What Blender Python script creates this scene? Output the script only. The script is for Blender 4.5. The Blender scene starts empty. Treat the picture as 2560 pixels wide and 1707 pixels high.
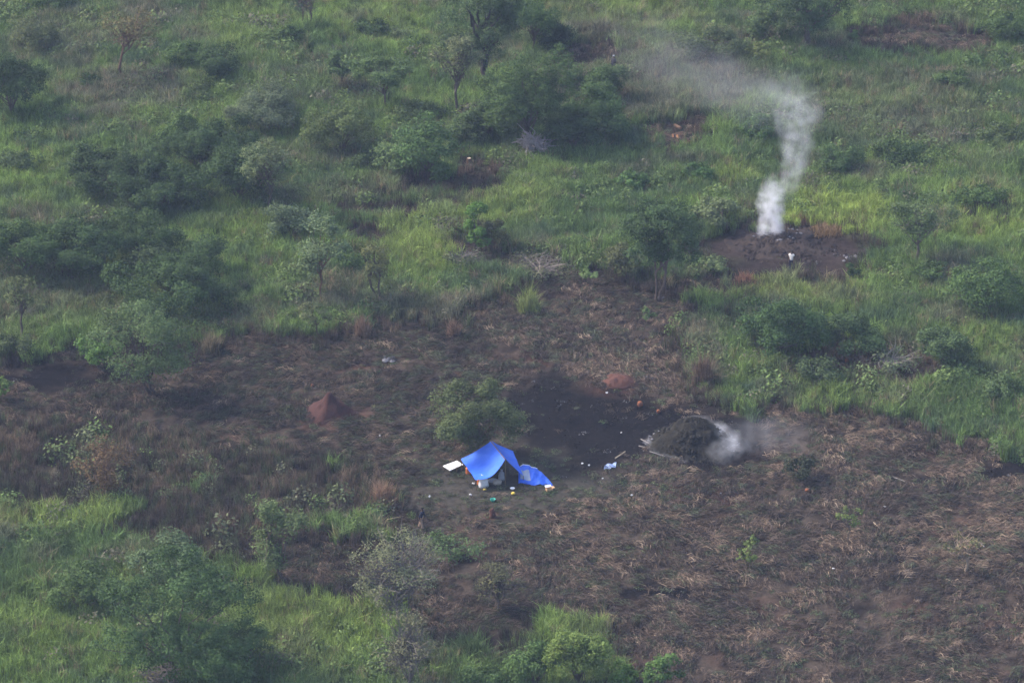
import bpy, bmesh, math, random
import numpy as np
from mathutils import Vector, Matrix

rng = np.random.default_rng(11)
random.seed(11)
scene = bpy.context.scene
COL = scene.collection
R = math.radians

# ------------------------------------------------------------------ camera
CAM_H, PITCH, FPX = 130.0, R(24.0), 10276.0      # height above the plain, look-down angle, focal length in photo pixels
cam_d = bpy.data.cameras.new('camera')
cam = bpy.data.objects.new('camera', cam_d)
COL.objects.link(cam)
cam.location = (0, 0, CAM_H)
cam.rotation_euler = (R(90) - PITCH, 0, 0)
cam_d.sensor_width = 36
cam_d.lens = 36 * FPX / 2560
cam_d.clip_start, cam_d.clip_end = 1.0, 6000
cam_d.dof.use_dof = True
cam_d.dof.focus_distance = 300
cam_d.dof.aperture_fstop = 0.9
scene.camera = cam

# ------------------------------------------------------------------ world, sun, exposure
SUN_EL, SUN_AZ = R(42), R(-68)                   # azimuth measured from +Y towards +X: the sun stands on the left
world = bpy.data.worlds.new('World')
scene.world = world
world.use_nodes = True
wn = world.node_tree.nodes
sky = wn.new('ShaderNodeTexSky')
sky.sky_type = 'NISHITA'
sky.sun_disc = False
sky.sun_elevation = SUN_EL
sky.sun_rotation = SUN_AZ
sky.dust_density = 3.0
bg = wn['Background']
bg.inputs['Strength'].default_value = 0.15
world.node_tree.links.new(sky.outputs[0], bg.inputs[0])
sun_d = bpy.data.lights.new('sun', 'SUN')
sun_d.energy = 2.3
sun_d.angle = R(16)
sun_d.color = (1.0, 0.93, 0.82)
sun = bpy.data.objects.new('sun', sun_d)
COL.objects.link(sun)
sdir = Vector((math.sin(SUN_AZ) * math.cos(SUN_EL), math.cos(SUN_AZ) * math.cos(SUN_EL), math.sin(SUN_EL)))
sun.rotation_euler = sdir.to_track_quat('Z', 'Y').to_euler()
sun.location = sdir * 100
vs = scene.view_settings
vs.view_transform = 'Standard'
vs.look = 'None'
vs.exposure = 1.48
vs.gamma = 1.0
vs.use_curve_mapping = False
scene.render.engine = 'CYCLES'
cy = scene.cycles
cy.volume_bounces = 1
cy.max_bounces = 6
cy.diffuse_bounces = 3
cy.transparent_max_bounces = 8
cy.volume_step_rate = 0.5
cy.filter_width = 1.6
cy.use_denoising = True

# ------------------------------------------------------------------ photo point -> place on the ground
K = 2560 / 2352.0
SP, CP = math.sin(PITCH), math.cos(PITCH)
def at(dx, dy, z=0.0):
    u = (dx * K - 1280) / FPX
    v = (dy * K - 853.5) / FPX
    d = Vector((u, CP - v * SP, -SP - v * CP))
    t = (z - CAM_H) / d.z
    return Vector((d.x * t, d.y * t, z))
def ppm(p):                                       # photo pixels (of the 2352 wide view) per metre at a place
    return FPX / K / (p.y * CP + (CAM_H - p.z) * SP)
def W2(pts): return np.array([at(a, b)[:2] for a, b in pts])

# ------------------------------------------------------------------ noise and zones (ground plan)
def hash2(ix, iy, s):
    h = (ix.astype(np.int64) * 374761393 + iy.astype(np.int64) * 668265263 + s * 1442695041) & 0xFFFFFFFF
    h = ((h ^ (h >> 13)) * 1274126177) & 0xFFFFFFFF
    return ((h ^ (h >> 16)) & 0xFFFF) / 65535.0
def vnoise(x, y, s=0):
    ix, iy = np.floor(x), np.floor(y)
    fx, fy = x - ix, y - iy
    fx, fy = fx * fx * (3 - 2 * fx), fy * fy * (3 - 2 * fy)
    a, b = hash2(ix, iy, s), hash2(ix + 1, iy, s)
    c, d = hash2(ix, iy + 1, s), hash2(ix + 1, iy + 1, s)
    return (a * (1 - fx) + b * fx) * (1 - fy) + (c * (1 - fx) + d * fx) * fy
def fbm(x, y, s=0, o=3):
    r, a, t = 0, 1, 0
    for k in range(o):
        r = r + a * vnoise(x * 2 ** k, y * 2 ** k, s + k * 17)
        t += a
        a *= 0.5
    return r / t
def in_poly(P, x, y):
    ins = np.zeros(x.shape, bool)
    n = len(P)
    for i in range(n):
        x0, y0 = P[i]
        x1, y1 = P[(i + 1) % n]
        c = (y0 > y) != (y1 > y)
        xi = (x1 - x0) * (y - y0) / ((y1 - y0) if y1 != y0 else 1e-9) + x0
        ins ^= c & (x < xi)
    return ins
def ell(dx, dy, rx, ry, x, y):                    # soft ellipse: 1 in the middle, 0 at the rim and beyond
    c = at(dx, dy)
    s = ppm(c)
    a = rx / s
    b = abs(at(dx, dy - ry).y - c.y)
    q = np.sqrt(((x - c.x) / a) ** 2 + ((y - c.y) / b) ** 2)
    return np.clip((1.15 - q) / 0.45, 0, 1)

CLEAR = W2([(-160, 815), (60, 828), (170, 800), (330, 790), (480, 800), (560, 772), (720, 768), (790, 745), (850, 752),
            (930, 728), (1010, 750), (1080, 735), (1130, 690), (1210, 650), (1260, 610), (1330, 595), (1400, 632),
            (1460, 660), (1510, 668), (1580, 640), (1640, 622), (1720, 632), (1730, 655), (1640, 690), (1575, 730),
            (1580, 790), (1570, 850), (1590, 900), (1690, 940), (1720, 955), (1840, 940), (1960, 950), (2080, 965),
            (2160, 1000), (2250, 1020), (2352, 1045), (2550, 1080), (2550, 1700), (1480, 1700), (1470, 1560), (1400, 1500),
            (1390, 1440), (1340, 1420), (1290, 1430), (1180, 1480), (1080, 1510), (1000, 1490), (960, 1440), (850, 1400),
            (740, 1370), (650, 1350), (560, 1300), (620, 1260), (720, 1240), (830, 1200), (930, 1150), (880, 1110),
            (700, 1065), (520, 1030), (330, 1010), (130, 1000), (-160, 990)])
DRY = W2([(-160, 980), (130, 985), (330, 1000), (520, 1020), (700, 1055), (860, 1085), (940, 1130), (910, 1180), (730, 1235),
          (600, 1290), (520, 1290), (330, 1265), (230, 1245), (200, 1220), (330, 1185), (300, 1165), (140, 1160), (-160, 1150)])
PATCH = [(1040, 430, 115, 34), (870, 490, 90, 24), (845, 548, 50, 26), (1555, 310, 90, 30), (1330, 135, 120, 28), (2110, 95, 210, 42),
         (2275, 487, 65, 22), (2000, 850, 170, 42), (1090, 590, 90, 26), (1230, 622, 120, 34), (1090, 385, 60, 26)]
BURNT = [(1265, 960, 165, 92), (1400, 985, 165, 98), (1590, 1000, 170, 84), (1710, 960, 60, 24), (90, 868, 150, 30),
         (2330, 1062, 95, 22), (1510, 1372, 65, 26), (1560, 685, 70, 18)]
KILN_FLOOR = (1805, 576, 222, 70)
TENT = [(1190, 1110, 260, 90), (985, 1212, 66, 26)]
YELLOW = [(1900, 492, 150, 42, 1.0), (1830, 660, 160, 48, .8), (990, 560, 150, 80, .75), (560, 80, 110, 70, .5), (1420, 50, 230, 42, .6),
          (700, 1440, 190, 110, .55), (110, 1190, 200, 50, .6), (1330, 1500, 120, 110, .35), (2270, 500, 110, 70, .6), (600, 500, 120, 70, .3),
          (860, 60, 120, 50, .4), (1700, 400, 80, 30, .6), (1160, 480, 110, 60, .55), (1960, 905, 180, 40, .4), (60, 400, 90, 30, .5),
          (450, 300, 160, 30, .3), (1250, 440, 80, 50, .3), (2250, 800, 100, 60, .3), (60, 1420, 120, 80, .25)]
DULL = [(1500, 190, 260, 90, .8), (300, 220, 190, 50, .8), (2050, 260, 230, 90, .6), (90, 700, 200, 70, .7), (700, 200, 180, 60, .3),
        (800, 690, 150, 30, .8), (1620, 820, 40, 100, .9), (1000, 720, 120, 40, .9), (1380, 90, 150, 20, .4), (620, 1200, 120, 60, .4),
        (150, 90, 140, 60, .7), (330, 60, 80, 60, .6), (2000, 900, 60, 30, .4), (1650, 650, 70, 30, .8), (950, 1540, 80, 40, .5)]

def zones(x, y):
    wx = x + (fbm(x * .35, y * .35, 3) - .5) * 5.0 + (fbm(x * 1.4, y * 1.4, 5) - .5) * 1.6
    wy = y + (fbm(x * .35, y * .35, 4) - .5) * 6.0 + (fbm(x * 1.4, y * 1.4, 6) - .5) * 2.0
    clear = in_poly(CLEAR, wx, wy).astype(float)
    for e in PATCH:
        clear = np.maximum(clear, (ell(*e, wx, wy) > .35) * 1.0)
    dry = in_poly(DRY, wx, wy) * 1.0
    path_ = ell(985, 1214, 62, 24, x, y) > .2
    dry[path_] = 0
    clear[path_] = 1
    for e in ((790, 1212, 105, 22), (885, 1170, 45, 18), (450, 1128, 34, 14), (740, 1075, 25, 10)):
        g_ = ell(*e, wx, wy) > .3
        clear[g_] = 0
        dry[g_] = 0
    burnt = np.zeros_like(x)
    for e in BURNT:
        burnt = np.maximum(burnt, ell(*e, wx, wy))
    kiln = ell(*KILN_FLOOR, wx, wy)
    tent = np.zeros_like(x)
    for e in TENT:
        tent = np.maximum(tent, ell(*e, wx, wy))
    yel, dul = np.zeros_like(x), np.zeros_like(x)
    for e in YELLOW:
        yel = np.maximum(yel, ell(*e[:4], wx, wy) * e[4])
    for e in DULL:
        dul = np.maximum(dul, ell(*e[:4], wx, wy) * e[4])
    return dict(clear=clear, dry=dry, burnt=burnt, kiln=kiln, tent=tent, yel=yel, dul=dul)

def gz(x, y):                                     # height of the ground
    x, y = np.asarray(x, float), np.asarray(y, float)
    return (fbm(x * .045, y * .045, 21) - .5) * 1.0 + (fbm(x * .5, y * .5, 22) - .5) * .22
def G(dx, dy):                                    # photo point -> point on the real ground
    p = at(dx, dy)
    for _ in range(3):
        p = at(dx, dy, float(gz(p.x, p.y)))
    return p

# ------------------------------------------------------------------ materials
MATS = {}
def nodes_of(name):
    m = bpy.data.materials.new(name)
    m.use_nodes = True
    nt = m.node_tree
    return m, nt, nt.nodes['Principled BSDF'], nt.links
def N(nt, kind, **kw):
    n = nt.nodes.new(kind)
    for k, v in kw.items():
        setattr(n, k, v)
    return n
def mixc(nt, fac, a, b, mode='MIX'):
    n = N(nt, 'ShaderNodeMix', data_type='RGBA', blend_type=mode)
    for sock, v in ((n.inputs[0], fac), (n.inputs[6], a), (n.inputs[7], b)):
        if isinstance(v, bpy.types.NodeSocket): nt.links.new(v, sock)
        elif isinstance(v, (int, float)): sock.default_value = v
        else: sock.default_value = (*v, 1)
    return n.outputs[2]
def noise(nt, scale, detail=4, coord=None, rough=.6):
    n = N(nt, 'ShaderNodeTexNoise')
    n.inputs['Scale'].default_value = scale
    n.inputs['Detail'].default_value = detail
    n.inputs['Roughness'].default_value = rough
    tc = N(nt, 'ShaderNodeTexCoord')
    nt.links.new(tc.outputs[coord or 'Object'], n.inputs['Vector'])
    return n.outputs['Fac']
def ramp(nt, fac, lo, hi):
    n = N(nt, 'ShaderNodeMapRange')
    n.inputs[1].default_value, n.inputs[2].default_value = lo, hi
    nt.links.new(fac, n.inputs[0])
    return n.outputs[0]
def mat(name, c0, c1=None, scale=8, rough=.85, spec=.2, bump=0.0, coord=None):
    if name in MATS: return MATS[name]
    m, nt, b, L = nodes_of(name)
    c1 = c1 or tuple(v * .7 for v in c0)
    f = ramp(nt, noise(nt, scale, 5, coord), .3, .7)
    L.new(mixc(nt, f, c0, c1), b.inputs['Base Color'])
    b.inputs['Roughness'].default_value = rough
    b.inputs['Specular IOR Level'].default_value = spec
    if bump:
        bn = N(nt, 'ShaderNodeBump')
        bn.inputs['Strength'].default_value = 1
        bn.inputs['Distance'].default_value = bump
        L.new(noise(nt, scale * 2.5, 5, coord), bn.inputs['Height'])
        L.new(bn.outputs[0], b.inputs['Normal'])
    MATS[name] = m
    return m
def leafy(name, source):                          # leaf and blade material: its colour comes per plant, its variation per leaf
    m, nt, b, L = nodes_of(name)
    if source == 'instance':
        a = N(nt, 'ShaderNodeAttribute', attribute_type='INSTANCER', attribute_name='tint')
        base = a.outputs['Color']
    else:
        base = N(nt, 'ShaderNodeObjectInfo').outputs['Color']
    v = N(nt, 'ShaderNodeAttribute', attribute_type='GEOMETRY', attribute_name='v').outputs['Fac']
    mr = N(nt, 'ShaderNodeMapRange')
    mr.inputs[3].default_value, mr.inputs[4].default_value = .42, 1.75
    L.new(v, mr.inputs[0])
    vm = N(nt, 'ShaderNodeVectorMath', operation='SCALE')
    L.new(base, vm.inputs[0]); L.new(mr.outputs[0], vm.inputs['Scale'])
    b.inputs['Roughness'].default_value = .8
    b.inputs['Specular IOR Level'].default_value = .08
    L.new(vm.outputs[0], b.inputs['Base Color'])
    tr = N(nt, 'ShaderNodeBsdfTranslucent')
    L.new(vm.outputs[0], tr.inputs[0])
    mx = N(nt, 'ShaderNodeMixShader')
    mx.inputs[0].default_value = .26
    L.new(b.outputs[0], mx.inputs[1]); L.new(tr.outputs[0], mx.inputs[2])
    L.new(mx.outputs[0], nt.nodes['Material Output'].inputs['Surface'])
    return m
M_BLADE = leafy('grass_blade', 'instance')
M_LEAF = leafy('leaf', 'object')
def bark_mat():
    m, nt, b, L = nodes_of('bark')
    base = N(nt, 'ShaderNodeObjectInfo').outputs['Color']
    f = ramp(nt, noise(nt, 6, 5), .3, .7)
    L.new(mixc(nt, f, base, mixc(nt, 1.0, base, (.6, .58, .56), 'MULTIPLY')), b.inputs['Base Color'])
    b.inputs['Roughness'].default_value = .9
    b.inputs['Specular IOR Level'].default_value = .1
    return m
M_BARK = bark_mat()

# ------------------------------------------------------------------ object helpers
def tag(o, label=None, cat=None, group=None, kind=None):
    if label: o['label'] = label
    if cat: o['category'] = cat
    if group: o['group'] = group
    if kind: o['kind'] = kind
    return o
def empty(name, loc, label, cat, group=None, rz=0):
    o = bpy.data.objects.new(name, None)
    o.location = loc
    o.rotation_euler = (0, 0, rz)
    o.empty_display_size = .3
    COL.objects.link(o)
    return tag(o, label, cat, group)
def np_mesh(name, V, F, material, attr=None, smooth=False):
    """V (n,3); F (m,k) array with one face size, or a list of index lists"""
    me = bpy.data.meshes.new(name)
    if isinstance(F, np.ndarray):
        m, k = F.shape
        me.vertices.add(len(V)); me.vertices.foreach_set('co', np.ascontiguousarray(V, np.float32).ravel())
        me.loops.add(m * k); me.loops.foreach_set('vertex_index', np.ascontiguousarray(F, np.int32).ravel())
        me.polygons.add(m); me.polygons.foreach_set('loop_start', np.arange(0, m * k, k, dtype=np.int32))
        me.update(calc_edges=True)
    else:
        me.from_pydata([tuple(v) for v in V], [], [tuple(int(i) for i in f) for f in F])
    if attr is not None:
        a = me.attributes.new('v', 'FLOAT', 'FACE')
        a.data.foreach_set('value', np.ascontiguousarray(attr, np.float32))
    if smooth: me.polygons.foreach_set('use_smooth', np.ones(len(me.polygons), bool))
    if material: me.materials.append(material)
    me.update()
    return me
def link(name, me, parent=None, loc=None, color=None):
    o = bpy.data.objects.new(name, me)
    COL.objects.link(o)
    if parent: o.parent = parent
    if loc is not None: o.location = loc
    if color: o.color = (*color, 1)
    return o
class Geo:
    """collects tubes, boxes and sheets into one mesh"""
    def __init__(s): s.V, s.F = [], []
    def add(s, V, F):
        n = len(s.V)
        s.V += [tuple(v) for v in V]
        s.F += [tuple(i + n for i in f) for f in F]
        return s
    def tube(s, pts, rad, sides=5, cap=True):
        pts = [Vector(p) for p in pts]
        n0 = len(s.V)
        for i, p in enumerate(pts):
            d = (pts[min(i + 1, len(pts) - 1)] - pts[max(i - 1, 0)]).normalized()
            a = d.orthogonal().normalized() if abs(d.z) < .95 else Vector((1, 0, 0)) - d * d.x
            if abs(d.z) < .95: a = d.cross(Vector((0, 0, 1))).normalized()
            a.normalize()
            b = d.cross(a)
            r = rad[i] if hasattr(rad, '__len__') else rad
            for k in range(sides):
                t = 2 * math.pi * k / sides
                s.V.append(tuple(p + a * (math.cos(t) * r) + b * (math.sin(t) * r)))
        for i in range(len(pts) - 1):
            for k in range(sides):
                q, w = n0 + i * sides, n0 + (i + 1) * sides
                s.F.append((q + k, q + (k + 1) % sides, w + (k + 1) % sides, w + k))
        if cap:
            s.F.append(tuple(n0 + k for k in reversed(range(sides))))
            e = n0 + (len(pts) - 1) * sides
            s.F.append(tuple(e + k for k in range(sides)))
        return s
    def lathe(s, prof, sides=14, at=(0, 0, 0), sq=(1, 1)):
        n0 = len(s.V)
        for r, z in prof:
            for k in range(sides):
                t = 2 * math.pi * k / sides
                s.V.append((at[0] + math.cos(t) * r * sq[0], at[1] + math.sin(t) * r * sq[1], at[2] + z))
        for i in range(len(prof) - 1):
            for k in range(sides):
                q, w = n0 + i * sides, n0 + (i + 1) * sides
                s.F.append((q + k, q + (k + 1) % sides, w + (k + 1) % sides, w + k))
        s.F.append(tuple(n0 + k for k in reversed(range(sides))))
        e = n0 + (len(prof) - 1) * sides
        s.F.append(tuple(e + k for k in range(sides)))
        return s
    def box(s, c, size, rz=0, tilt=0):
        m = Matrix.Rotation(rz, 3, 'Z') @ Matrix.Rotation(tilt, 3, 'X')
        V = [m @ Vector((x * size[0] / 2, y * size[1] / 2, z * size[2] / 2)) + Vector(c)
             for z in (-1, 1) for y in (-1, 1) for x in (-1, 1)]
        return s.add(V, [(0, 2, 3, 1), (4, 5, 7, 6), (0, 1, 5, 4), (2, 6, 7, 3), (0, 4, 6, 2), (1, 3, 7, 5)])
    def build(s, name, material, parent=None, loc=None, smooth=False, color=None):
        return link(name, np_mesh(name, s.V, s.F, material, smooth=smooth), parent, loc, color)

# ------------------------------------------------------------------ the ground
def ground():
    fx = np.arange(-82, 82.01, .55)
    fy = np.arange(205, 440.01, .55)
    far = np.array([90, 105, 130, 180, 260, 400, 600, 900, 1300, 1800.])
    xs = np.concatenate([-far[::-1], fx, far])
    ys = np.concatenate([[-1500, -900, -500, -250, -100, 0, 80, 130, 165, 185, 197], fy,
                         [450, 470, 500, 560, 650, 800, 1000, 1300, 1700, 2200, 2600]])
    X, Y = np.meshgrid(xs, ys)
    x, y = X.ravel(), Y.ravel()
    z = zones(x, y)
    h = gz(x, y)
    lump = (fbm(x * 1.3, y * 1.3, 31) - .5)
    h = h + lump * .22 * z['clear'] * (1 - z['tent']) * (1 - z['burnt'])
    me = np_mesh('ground', np.stack([x, y, h], 1),
                 (lambda nx, ny: np.stack([(np.arange(ny - 1)[:, None] * nx + np.arange(nx - 1)[None, :]).ravel() + o
                                           for o in (0, 1, nx + 1, nx)], 1))(len(xs), len(ys)), None, smooth=True)
    n1 = fbm(x * .25, y * .25, 41, 4)
    n2 = fbm(x * .9, y * .9, 42, 3)
    c_grass = np.array([.040, .046, .022])
    c_lit = np.array([.047, .0365, .0295])
    c_dark = np.array([.0040, .0039, .0052])
    c_kiln = np.array([.030, .0225, .0205])
    c_tent = np.array([.040, .037, .031])
    c_red = np.array([.085, .038, .028])
    c = np.tile(c_grass, (len(x), 1)) * (.75 + .5 * n2)[:, None]
    def lay(c, w, col): return c * (1 - w[:, None]) + col[None, :] * w[:, None]
    c = lay(c, z['clear'], c_lit)
    c = lay(c, z['dry'] * .8, c_lit * .8)
    c = lay(c, np.clip((n1 - .55) * 4, 0, 1) * z['clear'] * .6, c_red * .6)
    c = lay(c, np.clip((.5 - n2) * 4, 0, .7) * z['clear'], c_dark)
    c = lay(c, z['tent'] * .8, c_tent)
    c = lay(c, z['burnt'] * .92, c_dark)
    for e in ((755, 950, 120, 48), (1420, 885, 85, 28), (1131, 1188, 28, 10), (370, 915, 70, 22), (640, 800, 110, 18), (2200, 1215, 90, 30)):
        c = lay(c, ell(*e, x, y) * .40 * np.clip(n2 * 1.8 - .2, 0, 1), c_red)
    c = lay(c, z['kiln'], c_kiln)
    c = lay(c, z['kiln'] * np.clip((n1 - .45) * 4, 0, 1) * .7, c_dark)
    a = me.color_attributes.new('soil', 'FLOAT_COLOR', 'POINT')
    a.data.foreach_set('color', np.concatenate([c, np.ones((len(c), 1))], 1).astype(np.float32).ravel())
    m, nt, b, L = nodes_of('soil')
    at_ = N(nt, 'ShaderNodeAttribute', attribute_name='soil')
    f = ramp(nt, noise(nt, 1.7, 8, rough=.75), .3, .7)
    mr = N(nt, 'ShaderNodeMapRange'); mr.inputs[3].default_value, mr.inputs[4].default_value = .55, 1.6
    L.new(f, mr.inputs[0])
    vm = N(nt, 'ShaderNodeVectorMath', operation='SCALE')
    L.new(at_.outputs['Color'], vm.inputs[0]); L.new(mr.outputs[0], vm.inputs['Scale'])
    L.new(vm.outputs[0], b.inputs['Base Color'])
    b.inputs['Roughness'].default_value = 1.0
    b.inputs['Specular IOR Level'].default_value = .02
    bn = N(nt, 'ShaderNodeBump'); bn.inputs['Distance'].default_value = .12
    L.new(noise(nt, 3, 8, rough=.75), bn.inputs['Height']); L.new(bn.outputs[0], b.inputs['Normal'])
    me.materials.append(m)
    tag(link('ground', me), kind='structure')
ground()

# ------------------------------------------------------------------ haze: even pale air round everything
def haze():
    g = Geo()
    g.box((0, 550, 66), (3800, 4300, 136))
    m = bpy.data.materials.new('haze_air')
    m.use_nodes = True
    nt = m.node_tree
    nt.nodes.clear()
    out = N(nt, 'ShaderNodeOutputMaterial')
    v = N(nt, 'ShaderNodeVolumePrincipled')
    v.inputs['Color'].default_value = (.54, .66, 1.0, 1)
    v.inputs['Density'].default_value = .00013
    v.inputs['Anisotropy'].default_value = .0
    nt.links.new(v.outputs[0], out.inputs['Volume'])
    tag(g.build('haze', m), kind='stuff')
haze()

# ------------------------------------------------------------------ grass and litter: uncountable, instanced
def blades(n, h, spread, lean, width, seed, flat=False, dirsp=math.pi, bend=.5):
    r = np.random.default_rng(seed)
    V, F, A = [], [], []
    for i in range(n):
        a = r.uniform(-dirsp, dirsp) + (math.pi if r.random() < .5 and flat else 0)
        rr = spread * math.sqrt(r.random())
        p = np.array([math.cos(r.uniform(0, 6.28)) * rr, math.sin(r.uniform(0, 6.28)) * rr, 0])
        L = h * r.uniform(.55, 1.1)
        w = width * r.uniform(.6, 1.2)
        d = np.array([math.cos(a), math.sin(a), 0])
        s = np.array([-d[1], d[0], 0])
        if flat:
            z0, z1, z2 = r.uniform(.02, .22), r.uniform(.03, .34), r.uniform(0, .2)
            q = [p - d * L / 2 + [0, 0, z0], p + s * r.normal(0, .08) + [0, 0, z1], p + d * L / 2 + [0, 0, z2]]
            side = s * .8 + np.array([0, 0, .6]) * r.choice([-1, 1])
        else:
            ln = abs(r.normal(0, lean))
            q = [p, p + d * L * ln * .35 + [0, 0, L * .6], p + d * L * (ln + bend * ln) + [0, 0, L * (1 - .3 * ln)]]
            t = r.uniform(0, 6.28)
            side = np.array([math.cos(t), math.sin(t), 0])
        k = len(V)
        V += [q[0] - side * w / 2, q[0] + side * w / 2, q[1] + side * w * .45, q[1] - side * w * .45, q[2]]
        F += [(k, k + 1, k + 2, k + 3), (k + 3, k + 2, k + 4)]
        v = r.random()
        A += [v, v]
    return np_mesh('tuft', V, F, M_BLADE, np.array(A))
def leaf_clump(n, rad, h, size, seed):
    r = np.random.default_rng(seed)
    d = r.normal(size=(n, 3)); d /= np.linalg.norm(d, axis=1)[:, None]
    d[:, 2] = np.abs(d[:, 2])
    p = d * (r.random((n, 1)) ** .4) * np.array([rad, rad, h])
    return np_mesh('clump', *leaf_quads(p, d, size, r), M_BLADE, r.random(n))
def leaf_quads(p, d, size, r):
    n = len(p)
    nr = d * .95 + r.normal(size=(n, 3)) * .5 + np.array([0, 0, .35])
    nr /= np.linalg.norm(nr, axis=1)[:, None]
    t = np.cross(nr, r.normal(size=(n, 3)))
    t /= np.linalg.norm(t, axis=1)[:, None] + 1e-9
    b = np.cross(nr, t)
    L = size * r.uniform(.7, 1.35, (n, 1))
    w = L * r.uniform(.45, .7, (n, 1))
    V = np.stack([p - t * L / 2, p + b * w / 2, p + t * L / 2, p - b * w / 2], 1).reshape(-1, 3)
    return V, np.arange(4 * n).reshape(n, 4)
def variants(meshes, nm):
    out = []
    for m in meshes:
        out.append(bpy.data.objects.new(nm, m))  # kept out of the scene: only the scatter reads them
    return out
def scatter(name, label_kind, P, rot, scl, tint, var):
    n = len(P)
    me = bpy.data.meshes.new(name)
    me.vertices.add(n)
    me.vertices.foreach_set('co', P.astype(np.float32).ravel())
    for nm, typ, dat in (('rot', 'FLOAT_VECTOR', rot), ('scl', 'FLOAT_VECTOR', scl)):
        a = me.attributes.new(nm, typ, 'POINT'); a.data.foreach_set('vector', dat.astype(np.float32).ravel())
    a = me.attributes.new('tint', 'FLOAT_COLOR', 'POINT')
    a.data.foreach_set('color', np.concatenate([tint, np.ones((n, 1))], 1).astype(np.float32).ravel())
    a = me.attributes.new('vid', 'INT', 'POINT')
    a.data.foreach_set('value', rng.integers(0, len(var), n).astype(np.int32))
    o = link(name, me)
    tag(o, kind='stuff')
    ng = bpy.data.node_groups.new(name, 'GeometryNodeTree')
    ng.interface.new_socket('Geometry', in_out='INPUT', socket_type='NodeSocketGeometry')
    ng.interface.new_socket('Geometry', in_out='OUTPUT', socket_type='NodeSocketGeometry')
    gi, go = ng.nodes.new('NodeGroupInput'), ng.nodes.new('NodeGroupOutput')
    m2p = ng.nodes.new('GeometryNodeMeshToPoints')
    ip = ng.nodes.new('GeometryNodeInstanceOnPoints')
    jn = ng.nodes.new('GeometryNodeJoinGeometry')
    for v in var:
        oi = ng.nodes.new('GeometryNodeObjectInfo')
        oi.inputs['Object'].default_value = v
        oi.inputs['As Instance'].default_value = True
        ng.links.new(oi.outputs['Geometry'], jn.inputs[0])
    def na(nm, t):
        a = ng.nodes.new('GeometryNodeInputNamedAttribute'); a.data_type = t
        a.inputs['Name'].default_value = nm
        return [s for s in a.outputs if s.enabled and s.name == 'Attribute'][0]
    ng.links.new(gi.outputs[0], m2p.inputs['Mesh'])
    ng.links.new(m2p.outputs[0], ip.inputs['Points'])
    ng.links.new(jn.outputs[0], ip.inputs['Instance'])
    ip.inputs['Pick Instance'].default_value = True
    ng.links.new(na('vid', 'INT'), ip.inputs['Instance Index'])
    ng.links.new(na('rot', 'FLOAT_VECTOR'), ip.inputs['Rotation'])
    ng.links.new(na('scl', 'FLOAT_VECTOR'), ip.inputs['Scale'])
    ng.links.new(ip.outputs[0], go.inputs[0])
    md = o.modifiers.new('scatter', 'NODES')
    md.node_group = ng
    return o

def field(density):                               # random places over the part of the plain the camera can see, with a margin
    y0, y1 = 222, 405
    n = int(density * (y1 - y0) * 150)
    y = rng.uniform(y0, y1, n)
    x = rng.uniform(-75, 75, n)
    k = np.abs(x) < y * .1375 + 11
    return x[k], y[k]
def eul(n, lean=.12):
    return np.stack([rng.normal(0, lean, n), rng.normal(0, lean, n), rng.uniform(0, 6.283, n)], 1)
def lerp(a, b, t): return a * (1 - t[:, None]) + b * t[:, None]
C = lambda *v: np.array(v)[None, :]

def standing_grass():
    x, y = field(5.6)
    z = zones(x, y)
    bare = np.maximum.reduce([z['clear'], (z['kiln'] > .3) * 1., (z['burnt'] > .4) * 1.])
    dens = fbm(x * .55, y * .55, 61)
    keep = (bare < .5) & (z['dry'] < .5) & (dens + rng.random(len(x)) * .5 > .52)
    x, y = x[keep], y[keep]
    z = {k: v[keep] for k, v in z.items()}
    n = len(x)
    n1, n2, n3 = fbm(x * .12, y * .12, 62, 4), fbm(x * .45, y * .45, 63, 3), rng.random(n)
    base = lerp(C(.098, .154, .050), C(.156, .226, .060), np.clip((n1 - .35) * 3, 0, 1))
    base = lerp(base, C(.072, .112, .056), np.clip((n2 - .47) * 3.6, 0, 1))
    base = lerp(base, C(.230, .288, .068), np.clip(z['yel'] * (.55 + .7 * n2), 0, 1))
    dul = np.clip(z['dul'] * (.4 + n2) + np.clip((fbm(x * .2, y * .2, 64, 4) - .56) * 3.5, 0, .8), 0, 1)
    base = lerp(base, C(.126, .130, .084), dul)
    base = lerp(base, C(.20, .15, .095), (n3 < .05 + .10 * dul) * .8)
    base *= (.8 + .4 * rng.random((n, 1))) * (.70 + .62 * fbm(x * .9, y * .9, 66, 2))[:, None]
    hgt = .55 + 1.0 * fbm(x * .42, y * .42, 65, 3) + .15 * rng.random(n)
    s = np.stack([hgt * 1.05, hgt * 1.05, hgt], 1)
    P = np.stack([x, y, gz(x, y) - .03], 1)
    var = variants([blades(40, 1.12, .36, .24, .036, 100 + i) for i in range(4)] +
                   [blades(32, 1.3, .28, .20, .034, 110 + i) for i in range(2)], 'grass_tuft')
    scatter('tall_grass', '', P, eul(n), s, base, var)
standing_grass()

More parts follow.
